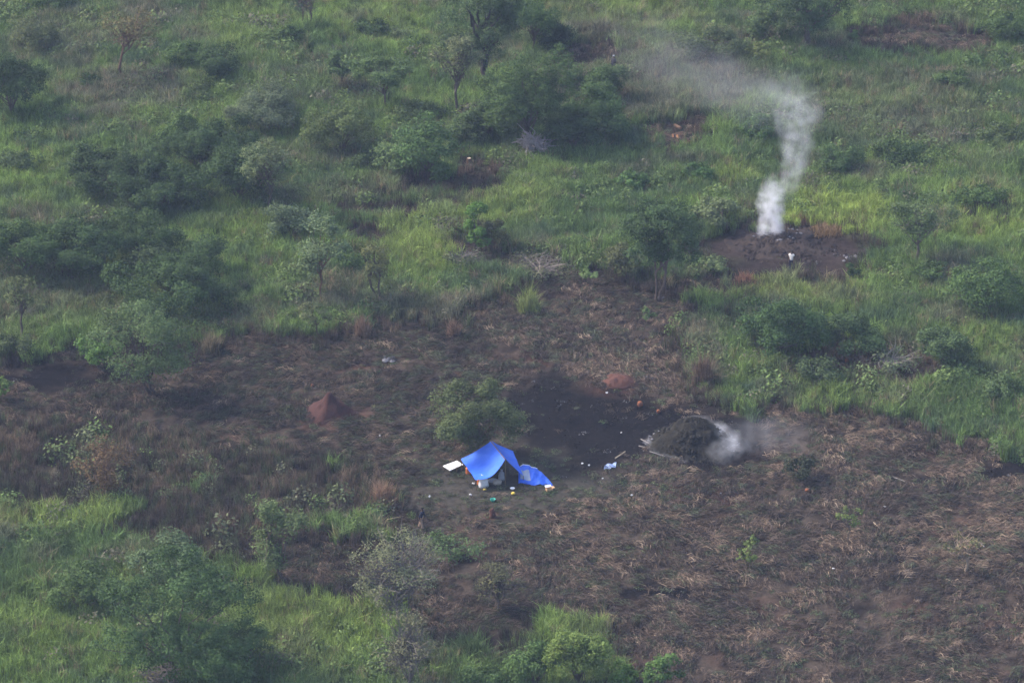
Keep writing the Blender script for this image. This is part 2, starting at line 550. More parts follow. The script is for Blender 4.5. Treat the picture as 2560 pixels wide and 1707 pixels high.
def dry_grass():
    x, y = field(5.0)
    z = zones(x, y)
    # the dry stand on the left plus the fringe of every clearing
    e = 1.6
    zs = [zones(x + a, y + b) for a, b in ((e, 0), (-e, 0), (0, e * 1.6), (0, -e * 1.6))]
    fr = np.maximum.reduce([np.abs(q['clear'] - z['clear']) for q in zs] + [((q['kiln'] > .3) != (z['kiln'] > .3)) * 1. for q in zs])
    patch = np.clip((fbm(x * .16, y * .16, 71, 3) - .52) * 5, 0, 1)
    want = np.maximum(z['dry'] * .85, fr * (.30 + .45 * patch))
    want = np.where((z['burnt'] > .5) | (z['kiln'] > .75) | (z['tent'] > .3), 0, want)
    keep = rng.random(len(x)) < want
    x, y = x[keep], y[keep]
    dr = z['dry'][keep]
    n = len(x)
    n1 = fbm(x * .3, y * .3, 72, 3)
    t = lerp(C(.060, .048, .040), C(.150, .110, .078), np.clip((n1 - .45) * 4, 0, 1))
    t = lerp(t, C(.072, .085, .046), (rng.random(n) < .30) * 1.)
    t *= (.6 + .6 * rng.random((n, 1)))
    h = .40 + .85 * fbm(x * .5, y * .5, 73, 3) + .1 * rng.random(n)
    var = variants([blades(30, 1.15, .32, .28, .036, 130 + i) for i in range(4)], 'dry_tuft')
    scatter('dry_grass', '', np.stack([x, y, gz(x, y) - .03], 1), eul(n), np.stack([h, h, h], 1), t, var)
dry_grass()

def cut_litter():
    x, y = field(7.0)
    z = zones(x, y)
    p = fbm(x * .28, y * .28, 81, 3)
    want = z['clear'] * np.clip((p - .22) * 2.8, .22, 1)
    want *= (1 - .965 * np.clip(z['burnt'] * 1.6, 0, 1)) * (1 - .72 * z['tent'])
    keep = (rng.random(len(x)) < want) & (z['kiln'] < .4)
    x, y, tent = x[keep], y[keep], z['tent'][keep]
    n = len(x)
    right = np.clip((x + 2) / 14, 0, 1) * np.clip((330 - y) / 40, 0, 1)
    n1 = fbm(x * .35, y * .35, 82, 3)
    t = lerp(C(.064, .049, .040), C(.150, .107, .079), np.clip((n1 - .44) * 3.4 + .25 * right, 0, 1))
    u = rng.random(n)
    t = lerp(t, C(.24, .18, .13), (u < .045) * .8)
    t = lerp(t, C(.060, .072, .044), ((u > .68 + .14 * right) | ((tent > .3) & (u > .35))) * .9)
    t = lerp(t, C(.03, .026, .026), ((u > .58) & (u < .70)) * 1.)
    t *= (.75 + .5 * rng.random((n, 1))) * (1 - .30 * np.clip((4 - x) / 14, 0, 1))[:, None]
    ang = fbm(x * .10, y * .10, 83, 2) * 6.0 - 1.6 + rng.normal(0, .5, n)
    rot = np.stack([rng.normal(0, .08, n), rng.normal(0, .08, n), ang], 1)
    s = (.55 + .75 * rng.random(n)) * (1 - .4 * tent)
    var = variants([blades(30, .72, .42, .3, .032, 150 + i, flat=True, dirsp=.6) for i in range(6)], 'litter_clump')
    scatter('cut_grass_litter', '', np.stack([x, y, gz(x, y)], 1), rot, np.stack([s, s, s * .9], 1), t, var)
cut_litter()

def low_weeds():
    x, y = field(2.6)
    z = zones(x, y)
    p = fbm(x * .22, y * .22, 91, 3)
    want = z['clear'] * np.clip((p - .44) * 2.6, .04, .6) + z['tent'] * .35 + z['burnt'] * .03
    want = np.where(z['burnt'] > .6, .02, want)
    keep = (rng.random(len(x)) < want) & (z['kiln'] < .5)
    x, y = x[keep], y[keep]
    n = len(x)
    t = lerp(C(.052, .078, .038), C(.085, .090, .050), rng.random(n))
    s = .3 + .55 * rng.random(n)
    var = variants([leaf_clump(60, .55, .32, .16, 170 + i) for i in range(3)], 'weed_clump')
    scatter('low_weeds', '', np.stack([x, y, gz(x, y)], 1), eul(n, .1), np.stack([s, s, s * .8], 1), t, var)
low_weeds()

def charcoal_debris():
    x, y = field(5.0)
    z = zones(x, y)
    keep = rng.random(len(x)) < np.maximum(z['burnt'] * .8, z['kiln'] * .6) * np.clip(fbm(x * .5, y * .5, 97) * 2 - .4, .05, 1)
    x, y = x[keep], y[keep]
    n = len(x)
    t = lerp(C(.008, .008, .010), C(.035, .030, .028), rng.random(n))
    t = lerp(t, C(.16, .155, .165), (rng.random(n) < .05) * .8)
    t = lerp(t, C(.045, .055, .030), (rng.random(n) < .12) * .9)
    s = .25 + .6 * rng.random(n) ** 2
    var = variants([leaf_clump(16, .55, .16, .20, 190 + i) for i in range(4)], 'debris')
    scatter('charcoal_debris', '', np.stack([x, y, gz(x, y)], 1), eul(n, .15), np.stack([s, s, s], 1), t, var)
charcoal_debris()

def undergrowth():
    x, y = field(2.6)
    z = zones(x, y)
    p = fbm(x * .13, y * .13, 93, 3)
    want = np.clip((p - .42) * 3.0, .04, .9) * (1 - .6 * z['yel'])
    keep = (rng.random(len(x)) < want) & (z['clear'] < .5) & (z['kiln'] < .2) & (z['burnt'] < .4) & ((z['dry'] < .5) | (rng.random(len(x)) < .25))
    x, y = x[keep], y[keep]
    dull = np.maximum(z['dry'][keep] * .8, z['dul'][keep] * .5)
    n = len(x)
    t = lerp(C(.056, .092, .034), C(.115, .160, .052), np.clip(fbm(x * .4, y * .4, 94) * 1.6 - .3 + .3 * (rng.random(n) - .5), 0, 1))
    t = lerp(t, C(.10, .092, .068), np.clip((rng.random(n) < .15) * .9 + dull * rng.random(n), 0, 1))
    s = .40 + 1.7 * fbm(x * .3, y * .3, 95) * rng.random(n) ** 1.4 + .2 * rng.random(n)
    var = variants([leaf_clump(190, .85, 1.05, .17, 180 + i) for i in range(4)], 'scrub_clump')
    scatter('undergrowth', '', np.stack([x, y, gz(x, y)], 1), eul(n, .12), np.stack([s, s, s], 1), t, var)
undergrowth()

# ------------------------------------------------------------------ trees and bushes
def curve3(a, b, sag, r, n=5, wig=.06):
    a, b = Vector(a), Vector(b)
    L = (b - a).length
    out = []
    for i in range(n + 1):
        t = i / n
        p = a.lerp(b, t) + Vector((0, 0, sag * L * math.sin(math.pi * t)))
        if 0 < i < n: p += Vector(r.normal(0, wig * L, 3))
        out.append(p)
    return out
def plant(name, label, cat, dx, dyb, wpx, dyt, form='bush', col=(.045, .065, .032), leaf=.17, dens=1.0, bark=(.10, .085, .07),
          lean=0.0, lobes=None, twigs=0, seed=0, group=None, trunks=1, twig_r=1.0, trunk_r=None, crown_lo=None, part='crown'):
    """one plant where it stands: wpx its width, dyb the ground line and dyt the top in the photo"""
    r = np.random.default_rng(seed + int(dx * 7 + dyb * 13) % 100000)
    if form == 'bush': dyb = dyb - .20 * wpx * SP
    b = G(dx, dyb)
    s = ppm(b)
    w = wpx / s * (1.16 if form == 'bush' else 1.08)
    H = max((dyb - dyt) / (s * CP), .5) * (1.14 if form == 'bush' else 1.0)
    col = tuple(c * k for c, k in zip(col, (1.22, 1.30, .84)))
    o = empty(name, b, label, cat, group, 0)
    rx, ry = w / 2, w / 2 * r.uniform(.85, 1.05)
    if form == 'bush':
        H = max(H * .93, .4)
        lo = -.05 * H
    elif form == 'flat':
        lo = (crown_lo or .55) * H
    elif form == 'dome':
        lo = (crown_lo or .28) * H
    else:
        lo = (crown_lo or .25) * H
    rz = (H - lo) / 2
    cz = (H + lo) / 2
    nl = lobes or max(5, int(5 + w * 1.7))
    # lobes
    Lc, Lr = [], []
    for i in range(nl):
        for _ in range(30):
            d = r.normal(size=3); d /= np.linalg.norm(d)
            rad = r.uniform(.35, .88)
            c = d * rad * np.array([rx, ry, rz])
            if form == 'bush': c[2] = abs(c[2]) * .9 - rz * .35 * r.random()
            lr = min(rx, max(rz, rx * .45)) * r.uniform(.28, .50)
            if all(np.linalg.norm(c - q) > .42 * (lr + p) for q, p in zip(Lc, Lr)): break
        Lc.append(c); Lr.append(lr)
    Lc, Lr = np.array(Lc), np.array(Lr)
    sh = np.array([lean * w, 0, 0])
    # clumps on the lobes
    nc = int(np.clip(20 * w * max(w, H) * .5 * dens ** .5, 22, 520))
    li = r.integers(0, nl, nc)
    d = r.normal(size=(nc, 3)); d /= np.linalg.norm(d, axis=1)[:, None]
    d[:, 2] = np.where((d[:, 2] < -.25) & (r.random(nc) < .75), -d[:, 2], d[:, 2])
    vf = .55 if form == 'flat' else .85
    cc = Lc[li] + d * (Lr[li][:, None] * r.uniform(.55, 1.05, (nc, 1))) * np.array([1.05, 1.05, vf])
    qn = np.linalg.norm(cc / np.array([rx, ry, rz * 1.05]), axis=1)
    cc /= np.maximum(1, qn / r.uniform(.88, 1.10, nc))[:, None]
    cr = np.clip(.115 * w * r.uniform(.5, 1.2, nc), .16, .52)
    if form == 'flat': cr *= .8
    cpos = cc + np.array([0, 0, cz]) + sh
    cpos[:, 2] = np.maximum(cpos[:, 2], .05)
    # leaves
    area = w * (H - lo)
    nleaf = int(np.clip(area * 330 * dens * (.17 / leaf) ** 2, 60, 26000))
    wt = cr ** 2; wt /= wt.sum()
    k = r.choice(nc, nleaf, p=wt)
    ld = r.normal(size=(nleaf, 3)); ld /= np.linalg.norm(ld, axis=1)[:, None]
    p = cpos[k] + ld * (cr[k][:, None] * (r.random((nleaf, 1)) ** .38)) * np.array([1, 1, .7])
    p[:, 2] = np.maximum(p[:, 2], .03)
    out = (p - np.array([sh[0], 0, cz * .6])); out /= np.linalg.norm(out, axis=1)[:, None] + 1e-6
    V, F = leaf_quads(p, ld * .6 + out * .6, leaf, r)
    cv = np.clip(r.random(nc) * .6 + r.random(nl)[li] * .4, 0, 1)
    link(part, np_mesh(part, V, F, M_LEAF, cv[k] * .66 + r.random(nleaf) * .34), o, color=col)
    # trunk, limbs, twigs
    g = Geo()
    tr = trunk_r or float(np.clip(H * .016, .03, .2))
    fork = lo + (H - lo) * .18 if form != 'bush' else .15 * H
    order = r.permutation(nc)[: max(6, min(18, nc // 8))]
    for t in range(trunks):
        bx = Vector(((t - (trunks - 1) / 2) * .35, r.normal(0, .1), -.15))
        top = Vector((lean * w * .7 + bx.x * 2.2, r.normal(0, .1), max(fork, .25)))
        path = curve3(bx, top, 0, r, 5, .035)
        g.tube(path, [tr * (1.25 - .5 * i / 5) for i in range(6)], 7)
        for q in order[t::trunks]:
            e = Vector(cpos[q])
            st = path[int(r.integers(3, 6))]
            g.tube(curve3(st, e, .06, r, 4, .05), [tr * .55, tr * .42, tr * .3, tr * .2, tr * .1], 5)
    for i in range(twigs):
        q = r.integers(0, nc)
        e = Vector(cpos[q]) + Vector(r.normal(0, cr[q] * .7, 3))
        st = Vector(cpos[r.integers(0, nc)]) * .55 + Vector((0, 0, H * .12))
        if (e - st).length > w * .55: st = e + (st - e).normalized() * w * .35
        g.tube(curve3(st, e, .04, r, 3, .07), [v_ * twig_r for v_ in (.035, .028, .02, .012)], 3, cap=False)
    g.build('trunk' if form != 'bush' else 'stem', M_BARK, o, color=bark)
    return o

DK, MD, LT, GY, BR = (.034, .054, .031), (.048, .074, .036), (.072, .105, .044), (.078, .095, .070), (.098, .082, .058)
BT = (.085, .13, .042)
B = 'bush'
PL = [
 # name, label, category, x, ground line, width, top, form, colour, extras
 ('bush', 'big dark rounded bush cut by the left edge, upper left', B, 25, 290, 150, 108, 'bush', DK, {}),
 ('bush', 'small dark shrub right of the big dark bush at the upper left edge', B, 205, 213, 62, 172, 'bush', DK, {}),
 ('tree', 'thin bare forked trunk under a sparse brownish grey crown, upper left', 'tree', 268, 190, 125, 20, 'dome', BR, dict(dens=.30, crown_lo=.48, bark=(.13, .085, .06), twigs=60, lean=.22)),
 ('bush', 'grey brown sparse shrub at the top left corner', B, 75, 130, 120, 40, 'bush', (.075, .085, .06), dict(dens=.7)),
 ('bush', 'dark bush peeking in at the very top left', B, 130, 40, 110, -20, 'bush', DK, {}),
 ('bush', 'leafy green bush, left half of the pair above the silvery bush', B, 425, 165, 75, 102, 'bush', MD, {}),
 ('bush', 'darker bush, right half of the pair above the silvery bush', B, 510, 195, 120, 112, 'bush', DK, {}),
 ('bush', 'low shrub with a leaning stem just below the leafy green pair', B, 450, 245, 110, 192, 'bush', (.056, .074, .04), dict(lean=.05)),
 ('bush', 'dark round shrub alone in bright grass near the top, left of the tall trees', B, 850, 97, 78, 46, 'bush', DK, {}),
 ('bush', 'small upright dark shrub left of the round one near the top', B, 668, 112, 55, 58, 'bush', DK, {}),
 ('bush', 'tiny dark shrub in the bright grass at top left', B, 475, 92, 28, 72, 'bush', DK, {}),
 ('bush', 'pale shrub between the round dark shrub and the tall trees', B, 925, 110, 80, 70, 'bush', GY, dict(dens=.7)),
 ('bare_tree', 'leafless forked tree with thin upright stems at the top edge', 'tree', 705, 72, 80, -40, 'dome', BR, dict(dens=.04, twigs=90, trunks=2, crown_lo=.3)),
 ('bush', 'wide silvery grey bush in the upper left', B, 618, 318, 185, 195, 'bush', (.082, .098, .082), dict(leaf=.15, twigs=30)),
 ('bush', 'tallest dark domed bush of the big thicket, left of centre', B, 470, 425, 250, 268, 'bush', DK, dict(dens=1.4)),
 ('bush', 'left arm of the big dark thicket', B, 245, 480, 265, 340, 'bush', (.036, .055, .033), dict(dens=1.3)),
 ('bush', 'front middle bush of the big dark thicket', B, 375, 505, 230, 372, 'bush', DK, dict(dens=1.4)),
 ('bush', 'right end of the big dark thicket beside the grey tree', B, 550, 485, 175, 330, 'bush', DK, dict(dens=1.3)),
 ('tree', 'small grey airy tree on a thin trunk at the right end of the dark thicket', 'tree', 617, 505, 125, 325, 'dome', (.085, .10, .07), dict(dens=.6, crown_lo=.40, twigs=40)),
 ('bush', 'leafy bush at the left edge in the row above the cleared ground', B, 60, 660, 190, 496, 'bush', (.042, .066, .034), dict(dens=1.3)),
 ('bush', 'middle bush of the row at the left edge', B, 195, 655, 210, 498, 'bush', (.036, .057, .033), dict(dens=1.3)),
 ('bush', 'right bush of the row at the left edge', B, 320, 620, 175, 486, 'bush', (.042, .064, .034), dict(dens=1.3)),
 ('bush', 'pointed bush behind the broad dark bush, left of centre', B, 468, 650, 130, 548, 'bush', DK, {}),
 ('bush', 'grey topped bush behind the broad dark bush, its left half', B, 350, 660, 150, 565, 'bush', (.056, .075, .05), {}),
 ('bush', 'broad dark leafy bush with deep shade beneath, above the feathery tree', B, 405, 748, 320, 606, 'bush', (.038, .060, .034), dict(dens=1.4)),
 ('tree', 'feathery grey green tree with a dark forked trunk at the left clearing edge', 'tree', 350, 912, 235, 705, 'dome', (.066, .092, .056), dict(dens=.75, crown_lo=.13, leaf=.15, twigs=50, trunks=2, lean=-.1, bark=(.06, .045, .04))),
 ('bush', 'bright green low bush on the left flank of the feathery tree', B, 225, 855, 95, 765, 'bush', (.07, .12, .045), dict(dens=.8)),
 ('bush', 'small green bush cut by the left edge on the cleared ground', B, 0, 925, 55, 860, 'bush', LT, {}),
 ('tree', 'thin small tree with a bent side branch at the far left', 'tree', 52, 790, 78, 628, 'dome', (.075, .085, .055), dict(dens=.35, crown_lo=.45, twigs=30)),
 ('tree', 'slender silvery tree of stacked leaf clumps left of the tangled branches', 'tree', 738, 695, 115, 462, 'tall', (.090, .115, .085), dict(dens=.65, crown_lo=.2, lobes=7, trunk_r=.08, bark=(.14, .08, .055))),
 ('bush', 'greyish bush left of the slender silvery tree', B, 672, 565, 125, 468, 'bush', (.07, .09, .072), {}),
 ('bush', 'green shrub right of the slender silvery tree at its foot', B, 800, 640, 80, 570, 'bush', MD, dict(dens=.8)),
 ('tree', 'brownish thin crowned small tree on two thin stems', 'tree', 862, 700, 90, 555, 'dome', (.092, .092, .055), dict(dens=.4, crown_lo=.35, trunks=2, twigs=30)),
 ('bush', 'small leaning tree stem with a grey crown at the clearing edge', B, 735, 780, 85, 698, 'dome', (.085, .092, .066), dict(dens=.5, crown_lo=.38, lean=-.15)),
 ('tree', 'small upright bright green tree standing in yellow green grass', 'tree', 1092, 590, 72, 452, 'tall', (.062, .110, .038), dict(crown_lo=.12, lobes=6)),
 ('bush', 'brown green rounded shrub right behind the small upright bright tree', B, 1128, 590, 75, 505, 'bush', (.062, .066, .044), {}),
 ('tree', 'flat topped tree with a thin forked trunk, upper middle', 'tree', 880, 262, 165, 135, 'flat', (.056, .082, .046), dict(crown_lo=.45, dens=1.1)),
 ('tree', 'smaller flat topped tree with a crooked trunk, upper middle', 'tree', 785, 215, 100, 120, 'flat', (.05, .075, .044), dict(crown_lo=.5)),
 ('tree', 'pale airy tree with a straight trunk beside the tall dark tree', 'tree', 1050, 275, 125, 92, 'dome', (.098, .105, .078), dict(dens=.5, crown_lo=.45, twigs=50)),
 ('tree', 'tall dark tree with a thick trunk at the top centre', 'tree', 1112, 198, 215, -40, 'dome', (.044, .064, .042), dict(crown_lo=.28, trunk_r=.34, bark=(.05, .042, .042))),
 ('tree', 'dense green tree behind the tall dark tree, at the top edge', 'tree', 1225, 125, 130, -5, 'dome', (.045, .072, .036), dict(crown_lo=.2)),
 ('bush', 'very dark bush right of the tall dark tree near the top', B, 1268, 118, 100, 48, 'bush', (.026, .040, .028), {}),
 ('tree', 'large green crowned tree right of centre in the upper grove', 'tree', 1212, 345, 205, 100, 'dome', (.046, .070, .036), dict(crown_lo=.06, dens=1.4)),
 ('bush', 'green bush at the right end of the upper grove', B, 1372, 255, 135, 146, 'bush', (.046, .070, .038), dict(dens=1.3)),
 ('bush', 'lower green bush at the right end of the upper grove', B, 1360, 335, 175, 200, 'bush', (.046, .072, .038), dict(dens=1.3)),
 ('bush', 'shaded bush at the right foot of the large green grove tree', B, 1315, 362, 120, 262, 'bush', DK, dict(dens=1.3)),
 ('bush', 'bush on the left foot of the large green grove tree', B, 1120, 335, 140, 238, 'bush', (.042, .064, .036), dict(dens=1.2)),
 ('dead_bush', 'pale leafless branches of a dead bush below the upper grove', B, 1237, 378, 100, 300, 'bush', BR, dict(dens=.03, twigs=170, twig_r=2.0, bark=(.34, .29, .28))),
 ('bush', 'bush with a yellowish top left of the broad leaved tree', B, 785, 375, 145, 242, 'bush', (.066, .082, .044), {}),
 ('tree', 'broad leaved green tree with low drooping foliage above the dark patch', 'tree', 985, 420, 150, 272, 'dome', (.052, .084, .044), dict(crown_lo=.03, leaf=.22)),
 ('bush', 'pale broad leaved shrub at the left foot of the broad leaved tree', B, 915, 415, 95, 322, 'bush', (.080, .108, .066), dict(leaf=.22, dens=.8)),
 ('bush', 'green shrub between the flat topped tree and the broad leaved tree', B, 955, 290, 120, 235, 'bush', (.066, .086, .05), {}),
 ('bush', 'dim bush behind the broad leaved tree to its right', B, 1075, 350, 100, 265, 'bush', (.048, .068, .042), {}),
 ('bush', 'low dark shrubs band left of the broad leaved tree', B, 850, 400, 110, 340, 'bush', (.042, .06, .04), {}),
 ('bush', 'spiky round shrub, left one of two in the middle grass', B, 1450, 452, 78, 388, 'bush', (.052, .088, .044), {}),
 ('bush', 'neat round shrub, right one of two in the middle grass', B, 1605, 425, 72, 374, 'bush', (.048, .085, .040), {}),
 ('tree', 'dark round crowned tree with a bent forked trunk at the clearing corner', 'tree', 1510, 695, 195, 445, 'dome', (.036, .057, .034), dict(dens=1.5, trunk_r=.10, crown_lo=.33, lean=.08, trunks=2, bark=(.12, .09, .075))),
 ('bush', 'brown green bush left of the bent forked trunk', B, 1425, 645, 105, 562, 'bush', (.066, .07, .048), {}),
 ('bush', 'pale low bush right of the bent forked trunk', B, 1640, 640, 60, 590, 'bush', (.085, .105, .07), dict(dens=.8)),
 ('bush', 'weeping grey green bush at the left rim of the smoking kiln floor', B, 1645, 532, 108, 452, 'bush', (.088, .105, .075), dict(leaf=.2, twigs=25)),
 ('bush', 'dark bush left behind the rising smoke', B, 1750, 338, 85, 262, 'bush', (.046, .078, .040), {}),
 ('tree', 'large dark tree at the top right edge', 'tree', 1850, 115, 215, -80, 'dome', (.036, .056, .036), dict(crown_lo=.12, trunk_r=.3)),
 ('bush', 'lighter leafy flank bush left of the large dark top right tree', B, 1755, 105, 90, 20, 'bush', (.058, .082, .05), {}),
 ('bush', 'wide greyish bush right of the top centre, above the drifting smoke', B, 1635, 155, 160, 62, 'bush', (.064, .080, .058), dict(dens=.8, twigs=30)),
 ('sapling', 'yellowish leafy sapling below the large dark top right tree', 'tree', 1742, 155, 55, 100, 'bush', (.098, .110, .058), dict(dens=.7)),
 ('sapling', 'thin green sapling on the brown patch at the top right', 'tree', 1960, 118, 34, 62, 'tall', LT, dict(dens=.7)),
 ('tree', 'airy tree with a leaning grey trunk right of the smoking kiln', 'tree', 2105, 610, 150, 445, 'dome', (.066, .088, .056), dict(dens=.55, crown_lo=.42, lean=.05, twigs=30, bark=(.15, .13, .11))),
 ('bush', 'dark bush, right one of the pair beyond the smoke', B, 2065, 392, 115, 322, 'bush', DK, {}),
 ('bush', 'dark bush, left one of the pair beyond the smoke', B, 1930, 412, 110, 338, 'bush', (.044, .070, .040), {}),
 ('bush', 'green bush with a dark hollow near the right edge, upper right', B, 2250, 500, 120, 425, 'bush', (.05, .078, .038), {}),
 ('bush', 'dull shrub at the right edge, upper right', B, 2300, 350, 120, 290, 'bush', (.055, .072, .045), {}),
 ('bush', 'green shrub at the right edge above the dull shrub', B, 2180, 215, 110, 160, 'bush', (.055, .08, .042), {}),
 ('bush', 'green bush cut by the top right corner', B, 2310, 110, 130, 30, 'bush', MD, {}),
 ('bush', 'big round green bush near the right edge', B, 2255, 740, 165, 592, 'bush', (.056, .088, .044), {}),
 ('bush', 'wide dark green bush below the smoking kiln, its left half', B, 1790, 835, 205, 678, 'bush', (.038, .064, .036), {}),
 ('bush', 'wide dark green bush below the smoking kiln, its right half', B, 1955, 835, 155, 730, 'bush', (.040, .062, .038), {}),
 ('bush', 'round dark bush by the cut branches at the right', B, 2168, 860, 115, 748, 'bush', (.048, .070, .044), {}),
 ('bush', 'narrow dark column shrub at the front rim of the smoking kiln floor', B, 1962, 655, 34, 592, 'tall', DK, dict(crown_lo=.02)),
 ('bush', 'small dark shrub right of the leaning grey trunk', B, 2150, 660, 80, 600, 'bush', (.044, .07, .038), {}),
 ('tree', 'dome shaped feathery tree directly behind the blue tarp shelter', 'tree', 1090, 1052, 226, 878, 'dome', (.062, .074, .048), dict(crown_lo=.14, lobes=15, dens=1.5, leaf=.15, twigs=40, trunks=2, lean=-.02)),
 ('tree', 'small reddish brown tree on the cleared ground at the left', 'tree', 240, 1140, 150, 1000, 'dome', (.090, .056, .046), dict(dens=.30, crown_lo=.15, twigs=60, bark=(.17, .11, .085))),
 ('tree', 'large dark leafy tree in the bottom left', 'tree', 405, 1585, 400, 1288, 'dome', (.040, .066, .036), dict(crown_lo=.04, lobes=18, dens=1.3)),
 ('bush', 'silvery leaved bush behind the large bottom left tree', B, 400, 1370, 185, 1242, 'bush', (.078, .105, .080), dict(leaf=.19)),
 ('bush', 'dark bush left of the large bottom left tree', B, 205, 1420, 150, 1290, 'bush', (.054, .08, .042), {}),
 ('bush', 'green bush filling the right foot of the large bottom left tree', B, 560, 1560, 130, 1420, 'bush', (.050, .078, .042), {}),
 ('bush', 'bush at the bottom edge in front of the large bottom left tree', B, 500, 1640, 170, 1480, 'bush', (.046, .074, .038), {}),
 ('dead_bush', 'bare pale twigs sticking up at the bottom edge', B, 385, 1610, 150, 1500, 'bush', BR, dict(dens=.05, twigs=120, bark=(.22, .19, .18))),
 ('bush', 'feathery pale green bush above the green grass ridge, lower left', B, 640, 1345, 140, 1138, 'tall', (.076, .098, .060), dict(dens=.55, crown_lo=.12, twigs=40, lobes=8)),
 ('tree', 'large grey nearly leafless tree below the walking person', 'tree', 914, 1452, 190, 1218, 'dome', (.125, .125, .105), dict(dens=.30, crown_lo=.22, twigs=330, leaf=.14, bark=(.19, .165, .155))),
 ('tree', 'second grey leafless tree at the bottom edge', 'tree', 945, 1600, 150, 1400, 'dome', (.098, .092, .08), dict(dens=.25, crown_lo=.25, twigs=170, leaf=.14, bark=(.15, .13, .12))),
 ('bush', 'thin dark leafless bush right of the large grey tree', B, 1145, 1405, 120, 1270, 'dome', (.070, .066, .054), dict(dens=.30, crown_lo=.12, twigs=150, leaf=.14, bark=(.10, .085, .08))),
 ('bush', 'tall bright green bush at the bottom centre', B, 1330, 1600, 140, 1418, 'bush', (.082, .108, .044), {}),
 ('bush', 'darker green bush left of the tall bright bush at the bottom', B, 1230, 1600, 120, 1478, 'bush', (.052, .082, .040), {}),
 ('bush', 'low green bush at the bottom edge, left of the darker one', B, 1100, 1620, 130, 1520, 'bush', (.06, .09, .045), {}),
 ('bush', 'small green bush right of the tall bright bush, bottom edge', B, 1425, 1590, 85, 1520, 'bush', (.07, .112, .042), {}),
 ('sapling', 'leafy green sapling at the bottom edge, right of the bright bushes', 'tree', 1522, 1592, 85, 1488, 'tall', (.060, .098, .044), dict(crown_lo=.1)),
 ('tree', 'dead twisted tree with a pale crooked trunk, lower right', 'tree', 2218, 1318, 105, 1205, 'dome', (.080, .076, .055), dict(dens=.12, crown_lo=.3, twigs=70, bark=(.30, .23, .17), trunk_r=.09)),
 ('sapling', 'wispy green sapling alone on the brown litter, lower right', 'tree', 1722, 1305, 62, 1225, 'tall', (.085, .105, .050), dict(dens=.45, crown_lo=.1)),
 ('sapling', 'thin sapling with few leaves on the brown litter at the right', 'tree', 1948, 1245, 62, 1160, 'dome', (.090, .112, .055), dict(dens=.4, crown_lo=.45)),
 ('sapling', 'small sapling with pale broad leaves at the top of the clearing', 'tree', 1354, 672, 60, 622, 'flat', (.105, .140, .080), dict(dens=.8, crown_lo=.5, leaf=.2)),
 ('sapling', 'tiny sapling below the dark round crowned tree', 'tree', 1482, 752, 42, 708, 'dome', (.080, .110, .065), dict(dens=.6, crown_lo=.3)),
 ('brush_heap', 'dark heap of cut leafy branches right of the smoking mound', 'brush heap', 1838, 1108, 85, 1046, 'bush', (.030, .034, .032), {}),
 ('brush_heap', 'low heap of fresh cut green branches beside the walking person', 'brush heap', 1035, 1288, 150, 1242, 'bush', (.066, .095, .060), dict(dens=.8)),
 ('brush_heap', 'grey tangle of cut branches above the clearing, right of the upright green tree', 'brush heap', 1230, 645, 170, 600, 'bush', (.098, .098, .080), dict(dens=.4, twigs=120, bark=(.2, .17, .15))),
 ('brush_heap', 'grey heap of cut branches left of the brown green rounded shrub', 'brush heap', 1060, 625, 110, 580, 'bush', (.072, .08, .068), dict(dens=.45, twigs=90, bark=(.17, .15, .14))),
 ('brush_heap', 'pale cut branches lying among the bushes at the right', 'brush heap', 2040, 865, 170, 815, 'bush', (.095, .112, .085), dict(dens=.4, twigs=90, bark=(.2, .18, .16))),
 ('bush', 'faded shrub left of the pale cut branches', B, 1880, 900, 120, 830, 'bush', (.056, .075, .052), dict(dens=.7)),
 ('bush', 'shrub at the right edge below the round dark bush', B, 2300, 930, 130, 860, 'bush', (.058, .082, .05), {}),
 ('bush', 'low dark scrub at the left edge above the clearing', B, 30, 830, 120, 765, 'bush', (.048, .060, .042), dict(dens=.7)),
 ('bush', 'dark scrub on the left edge, mid grass above the leafy row', B, 40, 405, 110, 340, 'bush', (.055, .075, .048), dict(dens=.8)),
]
for i, (nm, lab, cat, x, yb, wp, yt, form, col, ex) in enumerate(PL):
    plant(nm, lab, cat, x, yb, wp, yt, form, col, seed=i * 31, **ex)

def grass_clump(label, dx, dyb, wpx, dyt, col, seed):
    b = G(dx, dyb)
    s_ = ppm(b)
    w, H = wpx / s_, (dyb - dyt) / (s_ * CP)
    me = blades(int(260 * w), H * 1.05, w * .42, .22, .04, seed)
    me.materials[0] = M_LEAF
    me.name = 'grass_clump'
    co = np.empty(len(me.vertices) * 3, np.float32); me.vertices.foreach_get('co', co)
    co = co.reshape(-1, 5, 3)                       # five points per blade: the outer blades stay lower and lean out
    c0 = co[:, :1, :2]
    q = np.linalg.norm(c0, axis=2, keepdims=True) / (w * .42)
    th = np.arctan2(c0[..., 1:2], c0[..., 0:1])
    f = (1.05 - .6 * q ** 2) * (.72 + .5 * vnoise(th[..., 0] * 2.2 + seed * 5, q[..., 0] * 3, seed)[..., None])
    co[:, :, 2:] *= f
    co[:, :, :2] += c0 * (co[:, :, 2:] / H) * .25
    me.vertices.foreach_set('co', co.ravel()); me.update()
    tag(link('grass_clump', me, None, b, col), label, 'grass clump')
TANC = (.21, .135, .090)
